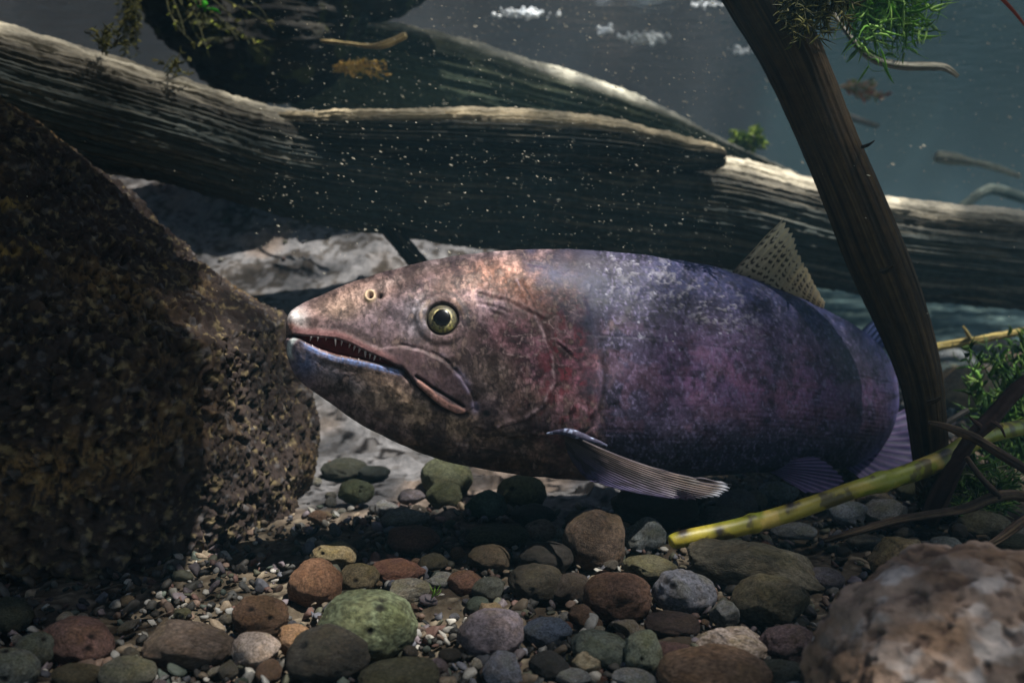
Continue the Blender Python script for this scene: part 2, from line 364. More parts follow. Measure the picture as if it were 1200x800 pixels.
A = [(-220, -45, 120, .80), (-90, 2, 150, .84), (0, 30, 170, .87), (100, 60, 195, .90), (200, 92, 216, .93), (300, 121, 242, .96), (400, 134, 268, .98), (500, 140, 284, 1.0), (600, 146, 294, 1.02), (700, 158, 303, 1.03), (780, 172, 309, 1.04), (850, 186, 315, 1.05), (960, 218, 334, 1.06), (1060, 233, 347, 1.07), (1200, 250, 360, 1.08), (1330, 268, 372, 1.10), (1480, 290, 380, 1.12)]
logA = obj('driftwood_log', None, label='thick dark grey driftwood log lying across the whole view behind the fish', category='log')
logA.location = (0, 1.0, .1)
def child(o, par):
    o.parent = par; o.matrix_parent_inverse = par.matrix_world.inverted() if False else o.matrix_parent_inverse
    o.location = Vector(o.location)-Vector(par.location); return o
def ct_child(name, par, tab, *a, **k):
    o, C, r = contour_tube(name, tab, *a, parent=par, **k); o.location = -Vector(par.location); return o
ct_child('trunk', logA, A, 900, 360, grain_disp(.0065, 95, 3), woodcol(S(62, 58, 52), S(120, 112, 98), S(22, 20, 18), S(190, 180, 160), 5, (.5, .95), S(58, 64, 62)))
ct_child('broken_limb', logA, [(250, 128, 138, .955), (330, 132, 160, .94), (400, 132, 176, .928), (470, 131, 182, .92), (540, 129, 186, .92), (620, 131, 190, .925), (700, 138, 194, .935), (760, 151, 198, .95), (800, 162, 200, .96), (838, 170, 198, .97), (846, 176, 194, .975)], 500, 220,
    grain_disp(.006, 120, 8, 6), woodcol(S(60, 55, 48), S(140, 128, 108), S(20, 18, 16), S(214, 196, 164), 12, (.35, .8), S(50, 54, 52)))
ct_child('branch_stub', logA, [(440, 235, 262, .99), (462, 262, 288, .97), (484, 288, 314, .95), (508, 316, 338, .93)], 120, 90, grain_disp(.003, 60, 18), woodcol(S(50, 44, 38), S(90, 80, 66), S(20, 18, 16), None, 2))
# curved trunk behind
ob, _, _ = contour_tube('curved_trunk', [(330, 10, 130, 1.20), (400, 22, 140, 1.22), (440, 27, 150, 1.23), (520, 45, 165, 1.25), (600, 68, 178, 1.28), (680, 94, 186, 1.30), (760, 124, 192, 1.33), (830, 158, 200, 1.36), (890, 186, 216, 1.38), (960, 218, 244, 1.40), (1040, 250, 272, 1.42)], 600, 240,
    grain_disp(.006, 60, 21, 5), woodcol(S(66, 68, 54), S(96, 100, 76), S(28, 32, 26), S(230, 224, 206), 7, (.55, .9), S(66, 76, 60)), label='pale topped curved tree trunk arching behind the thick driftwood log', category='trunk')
# stump overhead
def sd(G, N):
    return (fbm(G*9, 3, 4)-.5)*.06+(ridge(G*np.array([22, 22, 60]), 9, 4)-.6)*.018
def sc(G, N, D):
    c = np.broadcast_to(S(24, 21, 18), G.shape).copy(); c = mixc(c, S(44, 40, 32), ss(.5, .66, fbm(G*np.array([30, 30, 90]), 9, 4))*.7)
    return mixc(c, S(74, 78, 36), ss(.6, .7, fbm(G*40, 19, 4))*.5)
stump = outline_rock('root_stump', 300, -30, 1.12, [(120, -140), (150, -40), (178, 40), (230, 84), (300, 106), (370, 104), (402, 78), (415, 45), (432, 22), (490, 0), (560, -50), (560, -140), (300, -150)], .075, 220, 420, sd, sc, M_wood, label='dark sunken stump hanging over the log at the top left', category='stump')
def shade_trunk(label, path, rad, seed):  # logs added out of view to shade the boulder and nearby pebbles
    me = tube_mesh('trunk', np.array(path, float), np.array(rad, float), 220, 90, disp=grain_disp(.012, 60, seed, 5), colf=woodcol(S(62, 54, 44), S(96, 86, 70), S(26, 22, 18), None, seed))
    o = obj('added_shade_log', me, M_wood, None, label=label, category='log'); recenter(o, path[len(path)//2])
shade_trunk('unseen added log shading the huge dark brown boulder', [(-1.5, .56, .50), (-1.0, .60, .53), (-.60, .61, .55), (-.28, .60, .56), (-.10, .59, .57)], [.15, .14, .12, .10, .05], 91)
shade_trunk('unseen added log shading the front of the boulder', [(-1.3, .34, .52), (-.8, .41, .53), (-.4, .44, .55), (-.14, .43, .55), (.00, .41, .555)], [.15, .14, .13, .11, .04], 92)
def stick(name, pts, rad, nu=160, nv=24, base=S(60, 48, 36), light=S(100, 84, 60), dark=S(28, 22, 18), top=None, amp=.0008, seed=1, parent=None, mat=None, **props):
    C = np.array([P(*p) for p in pts]); r = np.interp(np.linspace(0, 1, len(C)), np.linspace(0, 1, len(rad)), rad)
    r = r*np.array([p[2] for p in pts])/FPX
    me = tube_mesh(name, C, r, nu, nv, disp=grain_disp(amp, 40, seed, 25), colf=woodcol(base, light, dark, top, seed))
    o = obj(name, me, mat or M_wood, parent, **props)
    if parent is None:
        recenter(o, (C[:, 0].mean(), C[:, 1].mean(), C[:, 2].min()))
    else: o.location = -Vector(parent.location)
    return o
# leaning branch in front of the fish tail
C0 = obj('leaning_branch', None, label='dark brown leaning branch crossing in front of the fish tail', category='branch'); C0.location = P(1090, 580, .68)
stick('stem', [(838, -120, .60), (862, -60, .61), (892, 0, .62), (925, 60, .63), (950, 115, .64), (975, 175, .645), (1000, 235, .65), (1022, 290, .655), (1045, 345, .66), (1066, 400, .665), (1080, 450, .67), (1087, 500, .68), (1092, 550, .69), (1096, 600, .70), (1098, 640, .71)], [45, 41, 37, 34, 32, 31, 32, 33, 31, 27, 23, 21, 20, 20, 20], 700, 160, S(60, 46, 30), S(84, 68, 44), S(30, 23, 16), None, .0007, 31, C0)
for (x, y, w) in ((1040, 316, 6), (1101, 300, 0), (1096, 470, 5), (1018, 170, 5)):
    if w: stick('twig_stub', [(x-8, y+2, .63), (x, y, .615), (x+7, y-5, .608)], [w*.6, w*.5, w*.2], 30, 12, parent=C0, seed=int(x))
# rotting tuft round its foot
# yellow-green stick
Yst = obj('yellow_stick', None, label='smooth yellow green stick slanting over the pebbles below the pelvic fin', category='stick'); Yst.location = P(785, 640, .58)
def ycol(u, ph, L, G, D):
    c = np.broadcast_to(S(144, 130, 42), G.shape).copy(); c = mixc(c, S(112, 118, 32), ss(.42, .6, fbm(G*np.array([30, 30, 90]), 3, 3)))
    c = mixc(c, S(190, 160, 80), ss(.58, .7, fbm(G*60, 8, 4))*.7); c = mixc(c, S(52, 38, 22), ss(.56, .66, fbm(G*110, 14, 4))*.8)
    px, py, _ = proj(G)
    for (x, y, r) in ((800, 622, 8), (843, 622, 6), (926, 590, 7), (1106, 532, 6)): c = mixc(c, S(34, 24, 14), blob(px, py, x, y, r, r*1.2)*1.2)
    return c
def ydisp(u, ph, L, G): return .0012*(fbm(G*26, 2, 3)-.5)+.0012*np.exp(-((L-.165)/.006)**2)+.001*np.exp(-((L-.06)/.004)**2)
pts = [(784, 636, .565), (800, 631, .567), (860, 619, .575), (930, 599, .59), (1000, 574, .605), (1060, 556, .62), (1110, 536, .635), (1150, 512, .65), (1200, 500, .68), (1250, 490, .72)]
Cc = np.array([P(*p) for p in pts]); rr = np.array([7, 10, 10.5, 10.5, 10.5, 11, 11.5, 10.5, 9, 8])*np.array([p[2] for p in pts])/FPX
o = obj('stem', tube_mesh('stem', Cc, rr, 420, 48, disp=ydisp, colf=ycol), material('green_bark', rough=.45, spec=.4, nscale=150, namt=.2, bump=.3, bscale=300, bdist=.001), Yst); o.location = -Yst.location
# twigs
def twig(label, pts, rad, seed, forks=(), light=S(112, 94, 74), base=S(66, 52, 44)):
    t = obj('twig', None, label=label, category='twig'); t.location = P(*pts[0])
    stick('stem', pts, rad, 200, 20, base, light, S(30, 22, 20), None, .0012, seed, t)
    for fp, fr in forks: stick('side_shoot', fp, fr, 70, 12, base, light, S(30, 22, 20), None, .0006, seed+3, t)
twig('thick dark knobbly twig rising to the right edge beside the leaning branch foot', [(1225, 432, .60), (1190, 458, .602), (1165, 487, .604), (1140, 512, .607), (1120, 545, .615), (1100, 585, .64), (1090, 610, .66)], [7, 8, 9, 8, 9, 11, 10], 41, [([(1150, 500, .60), (1140, 492, .598), (1134, 486, .597)], [3, 2, 1]), ([(1160, 492, .6), (1172, 500, .598), (1178, 512, .597)], [3, 2, 1])], S(100, 78, 70), S(58, 42, 40))
twig('thin grey twig with a bare tip crossing over the yellow stick end', [(1088, 495, .585), (1110, 500, .585), (1140, 512, .586), (1170, 530, .588), (1205, 552, .592), (1240, 575, .6)], [2.5, 4, 5, 5, 5, 5], 43)
twig('long dark crooked twig lying on the gravel below the yellow stick', [(965, 634, .60), (1000, 624, .598), (1040, 612, .60), (1080, 604, .60), (1130, 596, .60), (1160, 584, .603), (1190, 580, .61), (1230, 590, .615)], [3, 5, 5, 5, 5.5, 6, 6, 6], 47, [([(1172, 583, .603), (1150, 560, .60), (1132, 535, .60)], [5, 4, 3])])
twig('dark twig poking in at the right edge above the foreground rock', [(1130, 668, .52), (1150, 645, .52), (1175, 628, .522), (1200, 610, .525), (1240, 592, .53)], [3, 4, 5, 6, 6], 53)
twig('short bent pale twig lying at the top edge of the foreground rock', [(1118, 645, .50), (1133, 655, .495), (1150, 661, .49), (1172, 664, .488)], [2, 3, 3.5, 3], 57, (), S(190, 160, 130), S(130, 104, 84))
twig('straight yellowish twig with dark nodes behind the leaning branch', [(1085, 408, .92), (1110, 404, .92), (1140, 399, .92), (1180, 392, .92), (1240, 380, .92)], [5, 5, 4.5, 4, 4], 59, [([(1138, 399, .92), (1132, 388, .91), (1128, 382, .91)], [2.5, 2, 1])], S(180, 160, 100), S(130, 116, 66))
twig('pale short twig slanting just right of the leaning branch foot', [(1096, 502, .67), (1115, 492, .672), (1135, 480, .675)], [3, 4, 4], 61, (), S(150, 140, 130), S(110, 100, 92))
twig('thin straw coloured stem lying across the leaning branch foot', [(1080, 548, .64), (1105, 530, .642), (1135, 510, .645), (1175, 498, .655)], [2, 3, 3, 3], 67, (), S(150, 140, 90), S(110, 100, 60))
# top left rootlets
twig('pale curved root tip sticking out below the stump top left', [(372, 48, 1.08), (395, 50, 1.06), (430, 54, 1.05), (452, 52, 1.04), (476, 41, 1.03)], [1.5, 2, 2, 4, 3], 71, (), S(200, 180, 130), S(150, 128, 84))
twig('pale wavy root trailing in open water at the top right', [(968, 5, .80), (985, 28, .80), (1005, 55, .80), (1025, 70, .80), (1055, 77, .80), (1090, 78, .80), (1108, 80, .80), (1123, 90, .80)], [2, 2, 2.5, 3.5, 4, 4.5, 3.5, 1.5], 73, [([(1035, 72, .8), (1034, 64, .8), (1033, 58, .8)], [2, 1.5, 1])], S(210, 205, 190), S(170, 165, 150))
stick('sunken_branch', [(1095, 183, 1.75), (1115, 186, 1.75), (1140, 190, 1.76), (1165, 196, 1.78), (1195, 207, 1.8)], [6, 7, 5, 4, 3], base=S(170, 170, 156), light=S(210, 208, 196), dark=S(80, 76, 70), seed=77, amp=.002, label='far blurred branch floating in blue water at the right', category='branch')
stick('sunken_branch', [(1090, 262, 1.9), (1130, 240, 1.9), (1160, 222, 1.95), (1200, 232, 2.0), (1260, 250, 2.0)], [4, 5, 6, 6, 5], base=S(100, 110, 104), light=S(140, 150, 140), dark=S(50, 54, 50), seed=78, amp=.002, label='far faint branch resting just above the thick log at the right edge', category='branch')
stick('sunken_branch', [(960, 128, 1.9), (985, 134, 1.9), (1010, 142, 1.9), (1030, 148, 1.9)], [3, 4, 3, 2], base=S(150, 146, 140), light=S(190, 180, 170), dark=S(80, 84, 80), seed=79, amp=.002, label='tiny far twig in the water right of the leaning branch', category='twig')
# ------------------------------------------------------------------ plants
def blade(base, tip, w, sag, seg=7, curl=0):
    base = np.asarray(base, float); tip = np.asarray(tip, float); t = np.linspace(0, 1, seg)[:, None]
    c = base*(1-t)+tip*t+np.array(sag)*(4*t*(1-t))
    d = np.gradient(c, axis=0); d /= np.linalg.norm(d, axis=1, keepdims=True)
    s = np.cross(d, RNG.normal(size=3)); s /= np.linalg.norm(s, axis=1, keepdims=True)+1e-9
    n = np.cross(s, d); ww = w*np.sin(np.pi*(.12+.88*t)**.7)+w*.05
    V = np.stack([c-s*ww, c+n*w*.18, c+s*ww, c-n*w*.18], 1)
    return V.reshape(-1, 3), gridfaces(seg, 4)
def plant(name, label, cat, stems, leafn, leafl, leafw, cols, stemr=.0008, group=None):
    """stems: list of (base xyz, tip xyz, sag)"""
    root = obj(name, None, label=label, category=cat, group=group); b0 = np.mean([s[0] for s in stems], 0); root.location = b0
    sp_, lp = [], []
    for (b, t, sg) in stems:
        b = np.asarray(b, float); t = np.asarray(t, float)
        q = np.linspace(0, 1, 7)[:, None]; path = b*(1-q)+t*q+np.array(sg)*(4*q*(1-q))
        G, _ = tube(path, np.linspace(stemr, stemr*.4, 7), 16, 6); sp_.append((G-b0, gridfaces(16, 6)[:, ::-1], cols[0]*.6))
        for k in range(leafn):
            f = RNG.uniform(.1, 1); pt = b*(1-f)+t*f+np.array(sg)*(4*f*(1-f))
            ax = (t-b)/np.linalg.norm(t-b); dr = RNG.normal(size=3); dr -= ax*dr.dot(ax); dr /= np.linalg.norm(dr); dr = dr*.8+ax*.6
            l = leafl*RNG.uniform(.6, 1.2)
            V, F = blade(pt, pt+dr*l, leafw*RNG.uniform(.7, 1.2), RNG.normal(size=3)*l*.12, 5)
            c = cols[RNG.integers(len(cols))]*RNG.uniform(.7, 1.2); lp.append((V-b0, F, c))
    V, F, c = join(sp_); obj('stems', mesh('stems', V, F, c), M_plant, root)
    if lp:
        V, F, c = join(lp); obj('leaves', mesh('leaves', V, F, c), M_plant, root)
    return root
GR = [S(70, 110, 44), S(96, 136, 52), S(60, 90, 44), S(120, 150, 70)]
OL = [S(84, 84, 34), S(110, 104, 44), S(60, 62, 28), S(124, 122, 60)]
def fan(cx, cy, d, n, ang, spread, l, dd=.02):
    r = []
    for i in range(n):
        a = math.radians(ang+random.uniform(-spread, spread)); L_ = l*random.uniform(.5, 1.05)
        b = (cx+random.uniform(-8, 8), cy+random.uniform(-6, 6), d+random.uniform(-dd, dd)*.4)
        t = (cx+L_*math.cos(a), cy+L_*math.sin(a), d+random.uniform(-dd, dd))
        r.append((P(*b), P(*t), RNG.normal(size=3)*.003+np.array([0, 0, .004])))
    return r
plant('water_plant', 'bright feathery green plant hanging down at the top right', 'plant', fan(990, -40, .72, 70, 40, 42, 120, .05), 24, .020, .0011, [S(104, 160, 50), S(140, 196, 76), S(84, 130, 44), S(170, 210, 110)], .0006)
plant('moss', 'olive moss draped over the top of the leaning branch', 'moss', fan(935, -34, .600, 60, 62, 40, 84, .03), 30, .010, .0009, OL, .0006)
plant('grass_blade', 'single orange red grass blade at the top right corner', 'grass', [(P(1150, -22, .7), P(1207, 38, .7), (0, 0, .003))], 0, .01, .001, [S(220, 96, 60)], .0022)
plant('water_plant', 'small plant with two bright green leaves under the stump', 'plant', [(P(215, -30, 1.03), P(232, 8, 1.03), (0, 0, 0)), (P(222, -30, 1.03), P(246, 14, 1.03), (0, 0, 0))], 5, .014, .0042, [S(70, 170, 40), S(90, 190, 60)], .0008)
plant('rootlets', 'tangle of thin olive rootlets hanging from the stump', 'roots', [(P(200+random.uniform(-8, 40), -15, 1.04), P(215+random.uniform(-10, 110), random.uniform(20, 62), 1.02), RNG.normal(size=3)*.008-np.array([0, 0, .008])) for _ in range(16)], 5, .009, .0016, OL+[S(150, 160, 60)], .0009)
plant('moss', 'hanging olive moss strand left of the stump rootlets', 'moss', [(P(152+random.uniform(-8, 8), -20, 1.05), P(152+random.uniform(-12, 12), random.uniform(25, 66), 1.04), RNG.normal(size=3)*.004) for _ in range(26)], 22, .007, .0011, OL, .0006)
plant('moss', 'small olive moss tuft on the log left of the hanging strand', 'moss', fan(122, 62, .85, 12, -70, 60, 34), 12, .006, .001, OL, .0006)
plant('moss', 'pale moss sprig on the log crest under the stump rootlets', 'moss', fan(198, 88, .88, 10, -60, 80, 30), 6, .006, .001, OL+[S(180, 170, 110)], .0006)
plant('moss', 'sunlit yellow moss tuft below the stump near the pale root tip', 'moss', [(P(388+random.uniform(0, 10), 80+random.uniform(-4, 6), 1.05), P(430+random.uniform(-15, 32), 84+random.uniform(-12, 8), 1.03), (0, 0, .003)) for _ in range(16)], 14, .007, .001, [S(224, 190, 110), S(196, 160, 80), S(170, 150, 70)], .0008)
plant('water_plant', 'leafy green plant growing up the right edge above the gravel', 'plant', [(P(1165+random.uniform(-10, 60), 560+random.uniform(-10, 10), .80+random.uniform(-.05, .08)), P(1165+random.uniform(-40, 50), random.uniform(385, 470), .78+random.uniform(-.05, .08)), RNG.normal(size=3)*.006) for _ in range(26)], 30, .014, .0020, GR, .0009)
plant('water_plant', 'low fine grassy plant between the dark twigs at lower right', 'plant', [(P(1135+random.uniform(-20, 50), 600+random.uniform(-8, 8), .66), P(1150+random.uniform(-45, 60), random.uniform(535, 590), .65), RNG.normal(size=3)*.004) for _ in range(44)], 18, .012, .0009, GR+[S(170, 170, 130)], .0005)
plant('moss', 'dark mossy tuft at the foot of the leaning branch', 'moss', [(P(1096+random.uniform(-14, 14), 612+random.uniform(-6, 4), .665), P(1100+random.uniform(-26, 26), random.uniform(556, 604), .655), RNG.normal(size=3)*.003) for _ in range(22)], 18, .007, .0010, [S(50, 46, 26), S(72, 66, 36), S(38, 34, 24)], .0005)
plant('water_plant', 'tiny bright green sprout among the gravel left of centre', 'plant', [(P(506, 700, .508), P(510, 686, .506), (0, 0, 0)), (P(506, 700, .508), P(514, 690, .506), (0, 0, 0))], 2, .006, .0008, [S(120, 160, 60)], .0006)
plant('water_plant', 'far blurred yellow green weed behind the curved trunk end', 'plant', fan(878, 178, 1.55, 16, -90, 60, 26, .03), 16, .015, .004, [S(140, 160, 50), S(110, 140, 50)], .0015)
plant('floating_moss', 'cream and orange clump of debris floating right of the leaning branch', 'debris', [(P(985+random.uniform(-3, 12), 98+random.uniform(-4, 4), 1.62), P(1015+random.uniform(-10, 26), 104+random.uniform(-8, 12), 1.62), (0, 0, 0)) for _ in range(16)], 14, .014, .003, [S(236, 200, 160), S(220, 220, 200), S(210, 130, 90), S(150, 160, 90)], .0015)
# ------------------------------------------------------------------ foam at the surface
def foam(label, cx, cy, d, w, h, n, r0=.0036):
    parts = []; c0 = P(cx, cy, d)
    for i in range(n*5):
        x = cx+random.gauss(0, 1)*w*.42; y = cy+random.gauss(0, 1)*h*.36; r = r0*random.uniform(.4, 1.2)
        V, F = ico(2); parts.append((V*r+P(x, y, d+random.uniform(-.03, .03))-c0, F, (1, 1, 1)))
    V, F, c = join(parts); o = obj('bubble_cluster', mesh('bubble_cluster', V, F, c), M_white, label=label, category='bubbles', group='bubbles under the water surface'); o.location = c0
foam('row of white bubbles at the very top centre of the water', 612, 16, 1.42, 34, 7, 22)
foam('pair of white bubbles between the two larger bubble patches', 710, 35, 1.50, 10, 5, 7)
foam('wide pale bubble patch above the curved trunk', 757, 45, 1.55, 30, 9, 32)
foam('small warm bubble spot just left of the leaning branch', 867, 60, 1.62, 12, 5, 6)
foam('faint bubbles along the top edge right of centre', 828, 6, 1.45, 30, 6, 9, .0025)

# ------------------------------------------------------------------ the fish
FT = np.array([
 (335.5, 391, 397, .556, .0010), (336.5, 377, 413, .557, .0105), (340, 368, 426, .558, .0165), (347, 360, 440, .559, .0210), (362, 352, 455, .561, .0250),
 (388, 342, 473, .565, .0280), (430, 326, 501, .571, .0335), (500, 306, 533, .581, .0405), (560, 297, 548, .590, .0465), (620, 292, 556, .600, .0505),
 (700, 293, 560, .615, .0535), (780, 303, 558, .635, .0540), (850, 318, 553, .662, .0525), (910, 341, 552, .700, .0490), (955, 361, 550, .745, .0465),
 (985, 378, 545, .79, .0440), (1000, 392, 532, .84, .0400), (1009, 405, 512, .90, .0320), (1013, 418, 497, .96, .0240), (1016, 425, 490, 1.02, .0160), (1018, 427, 488, 1.07, .0080), (1019, 428, 487, 1.10, .0020)])
def build_fish():
    seg = [16, 16, 16, 22, 40, 60, 90, 76, 70, 84, 60, 50, 46, 34, 30, 20, 16, 16, 14, 12, 10]
    q = np.concatenate([np.linspace(i, i+1, s, endpoint=False) for i, s in enumerate(seg)]+[[len(FT)-1]])
    T = catmull(FT, q); top = P(T[:, 0], T[:, 1], T[:, 3]); bot = P(T[:, 0], T[:, 2], T[:, 3]); hw = np.maximum(T[:, 4], 2e-4)
    C = (top+bot)/2; up = (top-bot); hh = np.linalg.norm(up, axis=1)/2; up /= (2*hh[:, None])
    d = np.gradient(C, axis=0); 
    for _ in range(12): d[1:-1] = (d[:-2]+d[1:-1]+d[2:])/3
    d[:40] = d[60]
    d[:, 2] = 0; d /= np.linalg.norm(d, axis=1, keepdims=True)
    side = np.cross(d, np.array([0, 0, 1.0])); side /= np.linalg.norm(side, axis=1, keepdims=True)   # towards the camera
    ph = np.concatenate([np.linspace(0, np.pi, 420, endpoint=False), np.linspace(np.pi, 2*np.pi, 150, endpoint=False)])
    ce = np.cos(ph); se = np.sin(ph); ex = .90
    cy = np.sign(ce)*np.abs(ce)**ex; sx = np.sign(se)*np.abs(se)**.95
    wid = 1-.10*np.clip(cy, 0, 1)**2
    def pos(sgn): return C[:, None]+up[:, None]*(hh[:, None]*cy[None])[..., None]+side[:, None]*(hw[:, None]*(sx*wid)[None]*sgn)[..., None]
    G = pos(1.0); Gn = np.where((sx >= 0)[None, :, None], G, pos(-1.0))
    X, Y, _ = proj(Gn)
    N = gnormals(G); 
    if ((G-C[:, None])*N).sum() < 0: N = -N
    tail = ss(960, 1000, T[:, 0])[:, None]+0*X
    # side coordinates
    yU = np.interp(X, [330, 345, 352, 370, 395, 412, 430, 450, 470, 500], [392, 392, 393, 394.5, 397, 403, 412, 421, 431.5, 450])
    yL = np.interp(X, [330, 345, 352, 360, 377, 395, 420, 440, 460, 470], [395.5, 396, 397.8, 402.8, 411, 416.8, 421.5, 426, 430.7, 433.3])
    mouth = ss(0, 2.2, Y-yU)*ss(0, 2.2, yL-Y)*ss(341, 350, X)*ss(472, 462, X)
    slit = np.exp(-((Y-(yU+yL)/2)/1.6)**2)*ss(472, 465, X)
    D = np.zeros_like(X)
    wob = (fbm(Gn*60, 9, 3)-.5)*10
    D += (fbm(Gn*28, 2, 3)-.5)*.0035*ss(340, 420, X)
    D += blob(X, Y, 346, 373, 9, 10)*.0012; D -= blob(X, Y, 362, 384, 8, 7)*.0008; D += blob(X, Y, 346, 408, 9, 12)*.0010
    # jaw line forms
    low = ss(0, 3, Y-yL)*ss(16, 5, Y-yL)*ss(475, 440, X); D += low*.0008
    upl = ss(0, 2, yU-Y)*ss(13, 5, yU-Y)*ss(480, 440, X)*ss(336, 350, X); D += upl*.0009
    # maxilla
    mxt = np.interp(X, [430, 445, 470, 495, 520, 540, 552, 556], [408, 407, 405, 410, 422, 442, 462, 478])
    mxb = np.interp(X, [430, 450, 470, 490, 515, 535, 548, 556], [414, 422, 432, 455, 477, 486, 484, 478])
    mx = ss(0, 3, Y-mxt)*ss(0, 3, mxb-Y)*ss(432, 460, X)*ss(558, 553, X); D += mx*.0012
    mxe = dpoly(X, Y, [(470, 432), (490, 455), (515, 478), (535, 487), (548, 486)])
    D -= np.exp(-(mxe/2.5)**2)*.0022
    mxtop = dpoly(X, Y, [(470, 404), (495, 408), (520, 420), (541, 441), (554, 462), (557, 480)]); D -= np.exp(-(mxtop/2.6)**2)*.0008*ss(.3, .55, fbm(Gn*80, 37, 3))
    sl = dpoly(X, Y, [(492, 449), (508, 464), (524, 475), (541, 482)]); pink = ss(6, 2.5, sl); D += pink*.0008
    D -= np.exp(-(dpoly(X, Y, [(488, 441), (505, 453), (524, 464), (543, 476)])/1.6)**2)*.0018
    # eye
    ex_, ey_ = 518, 373
    er = np.hypot(X-ex_, (Y-ey_)*1.0); D += np.exp(-((er-26)/7)**2)*.0007*(1+.6*ss(-10, 20, ey_-Y)); D -= ss(21, 15, er)*.006
    D += blob(X, Y, 490, 369, 13, 16)*.0016
    D -= np.exp(-((er-32)/4)**2)*.0005
    # nostril
    nr = np.hypot(X-434, Y-347); D += np.exp(-((nr-5)/2.2)**2)*.0016; D -= np.exp(-(nr/3)**2)*.003
    D -= np.exp(-(np.hypot(X-445, (Y-346))/3)**2)*.003
    # gill cover
    op = [(606, 330), (618, 352), (634, 385), (646, 420), (648, 448), (636, 474), (612, 492), (584, 500)]
    dop = dpoly(X+wob*.4, Y, op); D += np.exp(-(dop/3)**2)*.0006; D -= np.exp(-(dpoly(X+wob*.4, Y, [(a+6, b+1) for a, b in op])/3)**2)*.0007*ss(.3, .6, fbm(Gn*60, 29, 3))
    xg = np.interp(Y, [330, 360, 400, 440, 480, 500, 515], [676, 688, 700, 705, 700, 690, 668])
    D += ss(4, -6, X-xg-wob*.6)*ss(-40, -6, X-xg)*.0014*ss(330, 360, Y)*ss(525, 505, Y)
    D -= np.exp(-((X-xg-3-wob*.6)/4)**2)*.0009*ss(380, 440, Y)*ss(520, 500, Y)
    # wrinkles and scars
    for pl, a in (([(618, 305), (640, 309), (655, 318), (664, 330)], .0016), ([(560, 352), (585, 358), (600, 366)], .001), ([(575, 362), (600, 372), (622, 378)], .0010), ([(560, 340), (600, 352), (640, 372)], .0008),
                  ([(640, 395), (652, 420), (662, 445)], .0008), ([(655, 400), (670, 412), (676, 430)], .0012), ([(470, 500), (540, 522), (620, 533)], .0012), ([(440, 488), (520, 512), (600, 524)], .0009), ([(560, 500), (600, 512), (660, 508)], .0012)):
        dd = dpoly(X+wob*.5, Y+wob*.3, pl); D += (np.exp(-(dd/2.4)**2)-np.exp(-(dpoly(X+wob, Y-3.5, pl)/2.6)**2))*a*.55*ss(.35, .6, fbm(Gn*70, 27, 3))
    head = ss(712, 690, X+wob)
    D += head*(fbm(Gn*130, 5, 4)-.5)*.0011
    ll = np.exp(-(dpoly(X, Y+wob*.15, [(690, 392), (760, 396), (850, 408), (940, 426), (1000, 440), (1060, 452)])/1.5)**2); D -= ll*.0002
    # scales
    arc = np.concatenate([[0], np.cumsum(np.linalg.norm(np.diff(C, axis=0), axis=1))])[:, None]+0*X
    hgt = cy[None]*hh[:, None]
    su = arc*260+(fbm(Gn*40, 77, 2)-.5)*1.2; sv = hgt*300
    row = np.floor(sv); fu = (su+.5*(row % 2)) % 1; fv = sv % 1
    sc_ = np.clip(1-np.hypot((fu-.35)/.75, (fv-.5)/.62), 0, 1)
    rnd = _h(np.floor(su+.5*(row % 2)).astype(np.int64), row.astype(np.int64), np.zeros_like(row, dtype=np.int64), 5)
    body = 1-head
    D += body*(sc_*.00024*(.3+ss(.4, .6, fbm(Gn*22, 19, 3)))+(fbm(Gn*90, 15, 4)-.5)*.0016)
    scar = ss(.55, .64, fbm(np.stack([X*.09, Y*.13, X*0], -1), 61, 4))*blob(X, Y, 815, 345, 75, 26, 22)*1.6
    scar = np.maximum(scar, ss(.60, .68, fbm(np.stack([X*.11, Y*.11, X*0], -1), 63, 3))*blob(X, Y, 740, 320, 60, 22, 8)*1.4)
    scar = np.clip(scar, 0, 1)*(sx[None] > 0)*ss(.42, .62, n2(X, Y, .3, 83, 3)); D += scar*.0007
    D *= (1-tail*.6)
    D -= 0
    # mouth cavity pushed straight into the head
    cav = mouth*np.minimum(.007, hw[:, None]*.75)+slit*.0012*(1-mouth)
    # ---------- colour
    c = np.broadcast_to(S(66, 64, 78), X.shape+(3,)).copy()
    rel = (1-cy[None])/2+0*X                          # 0 back .. 1 belly
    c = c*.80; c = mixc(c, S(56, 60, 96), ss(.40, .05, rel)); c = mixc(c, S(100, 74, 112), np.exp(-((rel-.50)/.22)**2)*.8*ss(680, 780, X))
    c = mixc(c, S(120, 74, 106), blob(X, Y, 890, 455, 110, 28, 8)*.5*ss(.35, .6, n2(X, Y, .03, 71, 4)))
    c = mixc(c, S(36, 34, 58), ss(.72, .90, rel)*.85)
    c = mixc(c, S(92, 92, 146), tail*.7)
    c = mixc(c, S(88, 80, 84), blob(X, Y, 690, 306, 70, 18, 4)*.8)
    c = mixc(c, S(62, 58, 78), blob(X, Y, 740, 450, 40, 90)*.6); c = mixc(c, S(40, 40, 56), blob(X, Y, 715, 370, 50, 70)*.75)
    f1 = n2(X, Y, .05, 3, 4); f2 = n2(X, Y, .16, 5, 4, .11); f3 = n2(X, Y, .45, 9, 3, .28); f4 = n2(X, Y, .025, 13, 4)
    c = mixc(c, S(34, 32, 46), ss(.5, .66, f1)*.55*body); c = mixc(c, S(30, 28, 42), ss(.50, .62, f2)*.5*body)
    c = mixc(c, S(120, 112, 146), ss(.54, .72, f3)*.5*body)
    c = mixc(c, S(112, 76, 92), ss(.52, .66, n2(X, Y, .06, 23, 4))*.25*body*ss(.2, .4, rel)*ss(.85, .7, rel))
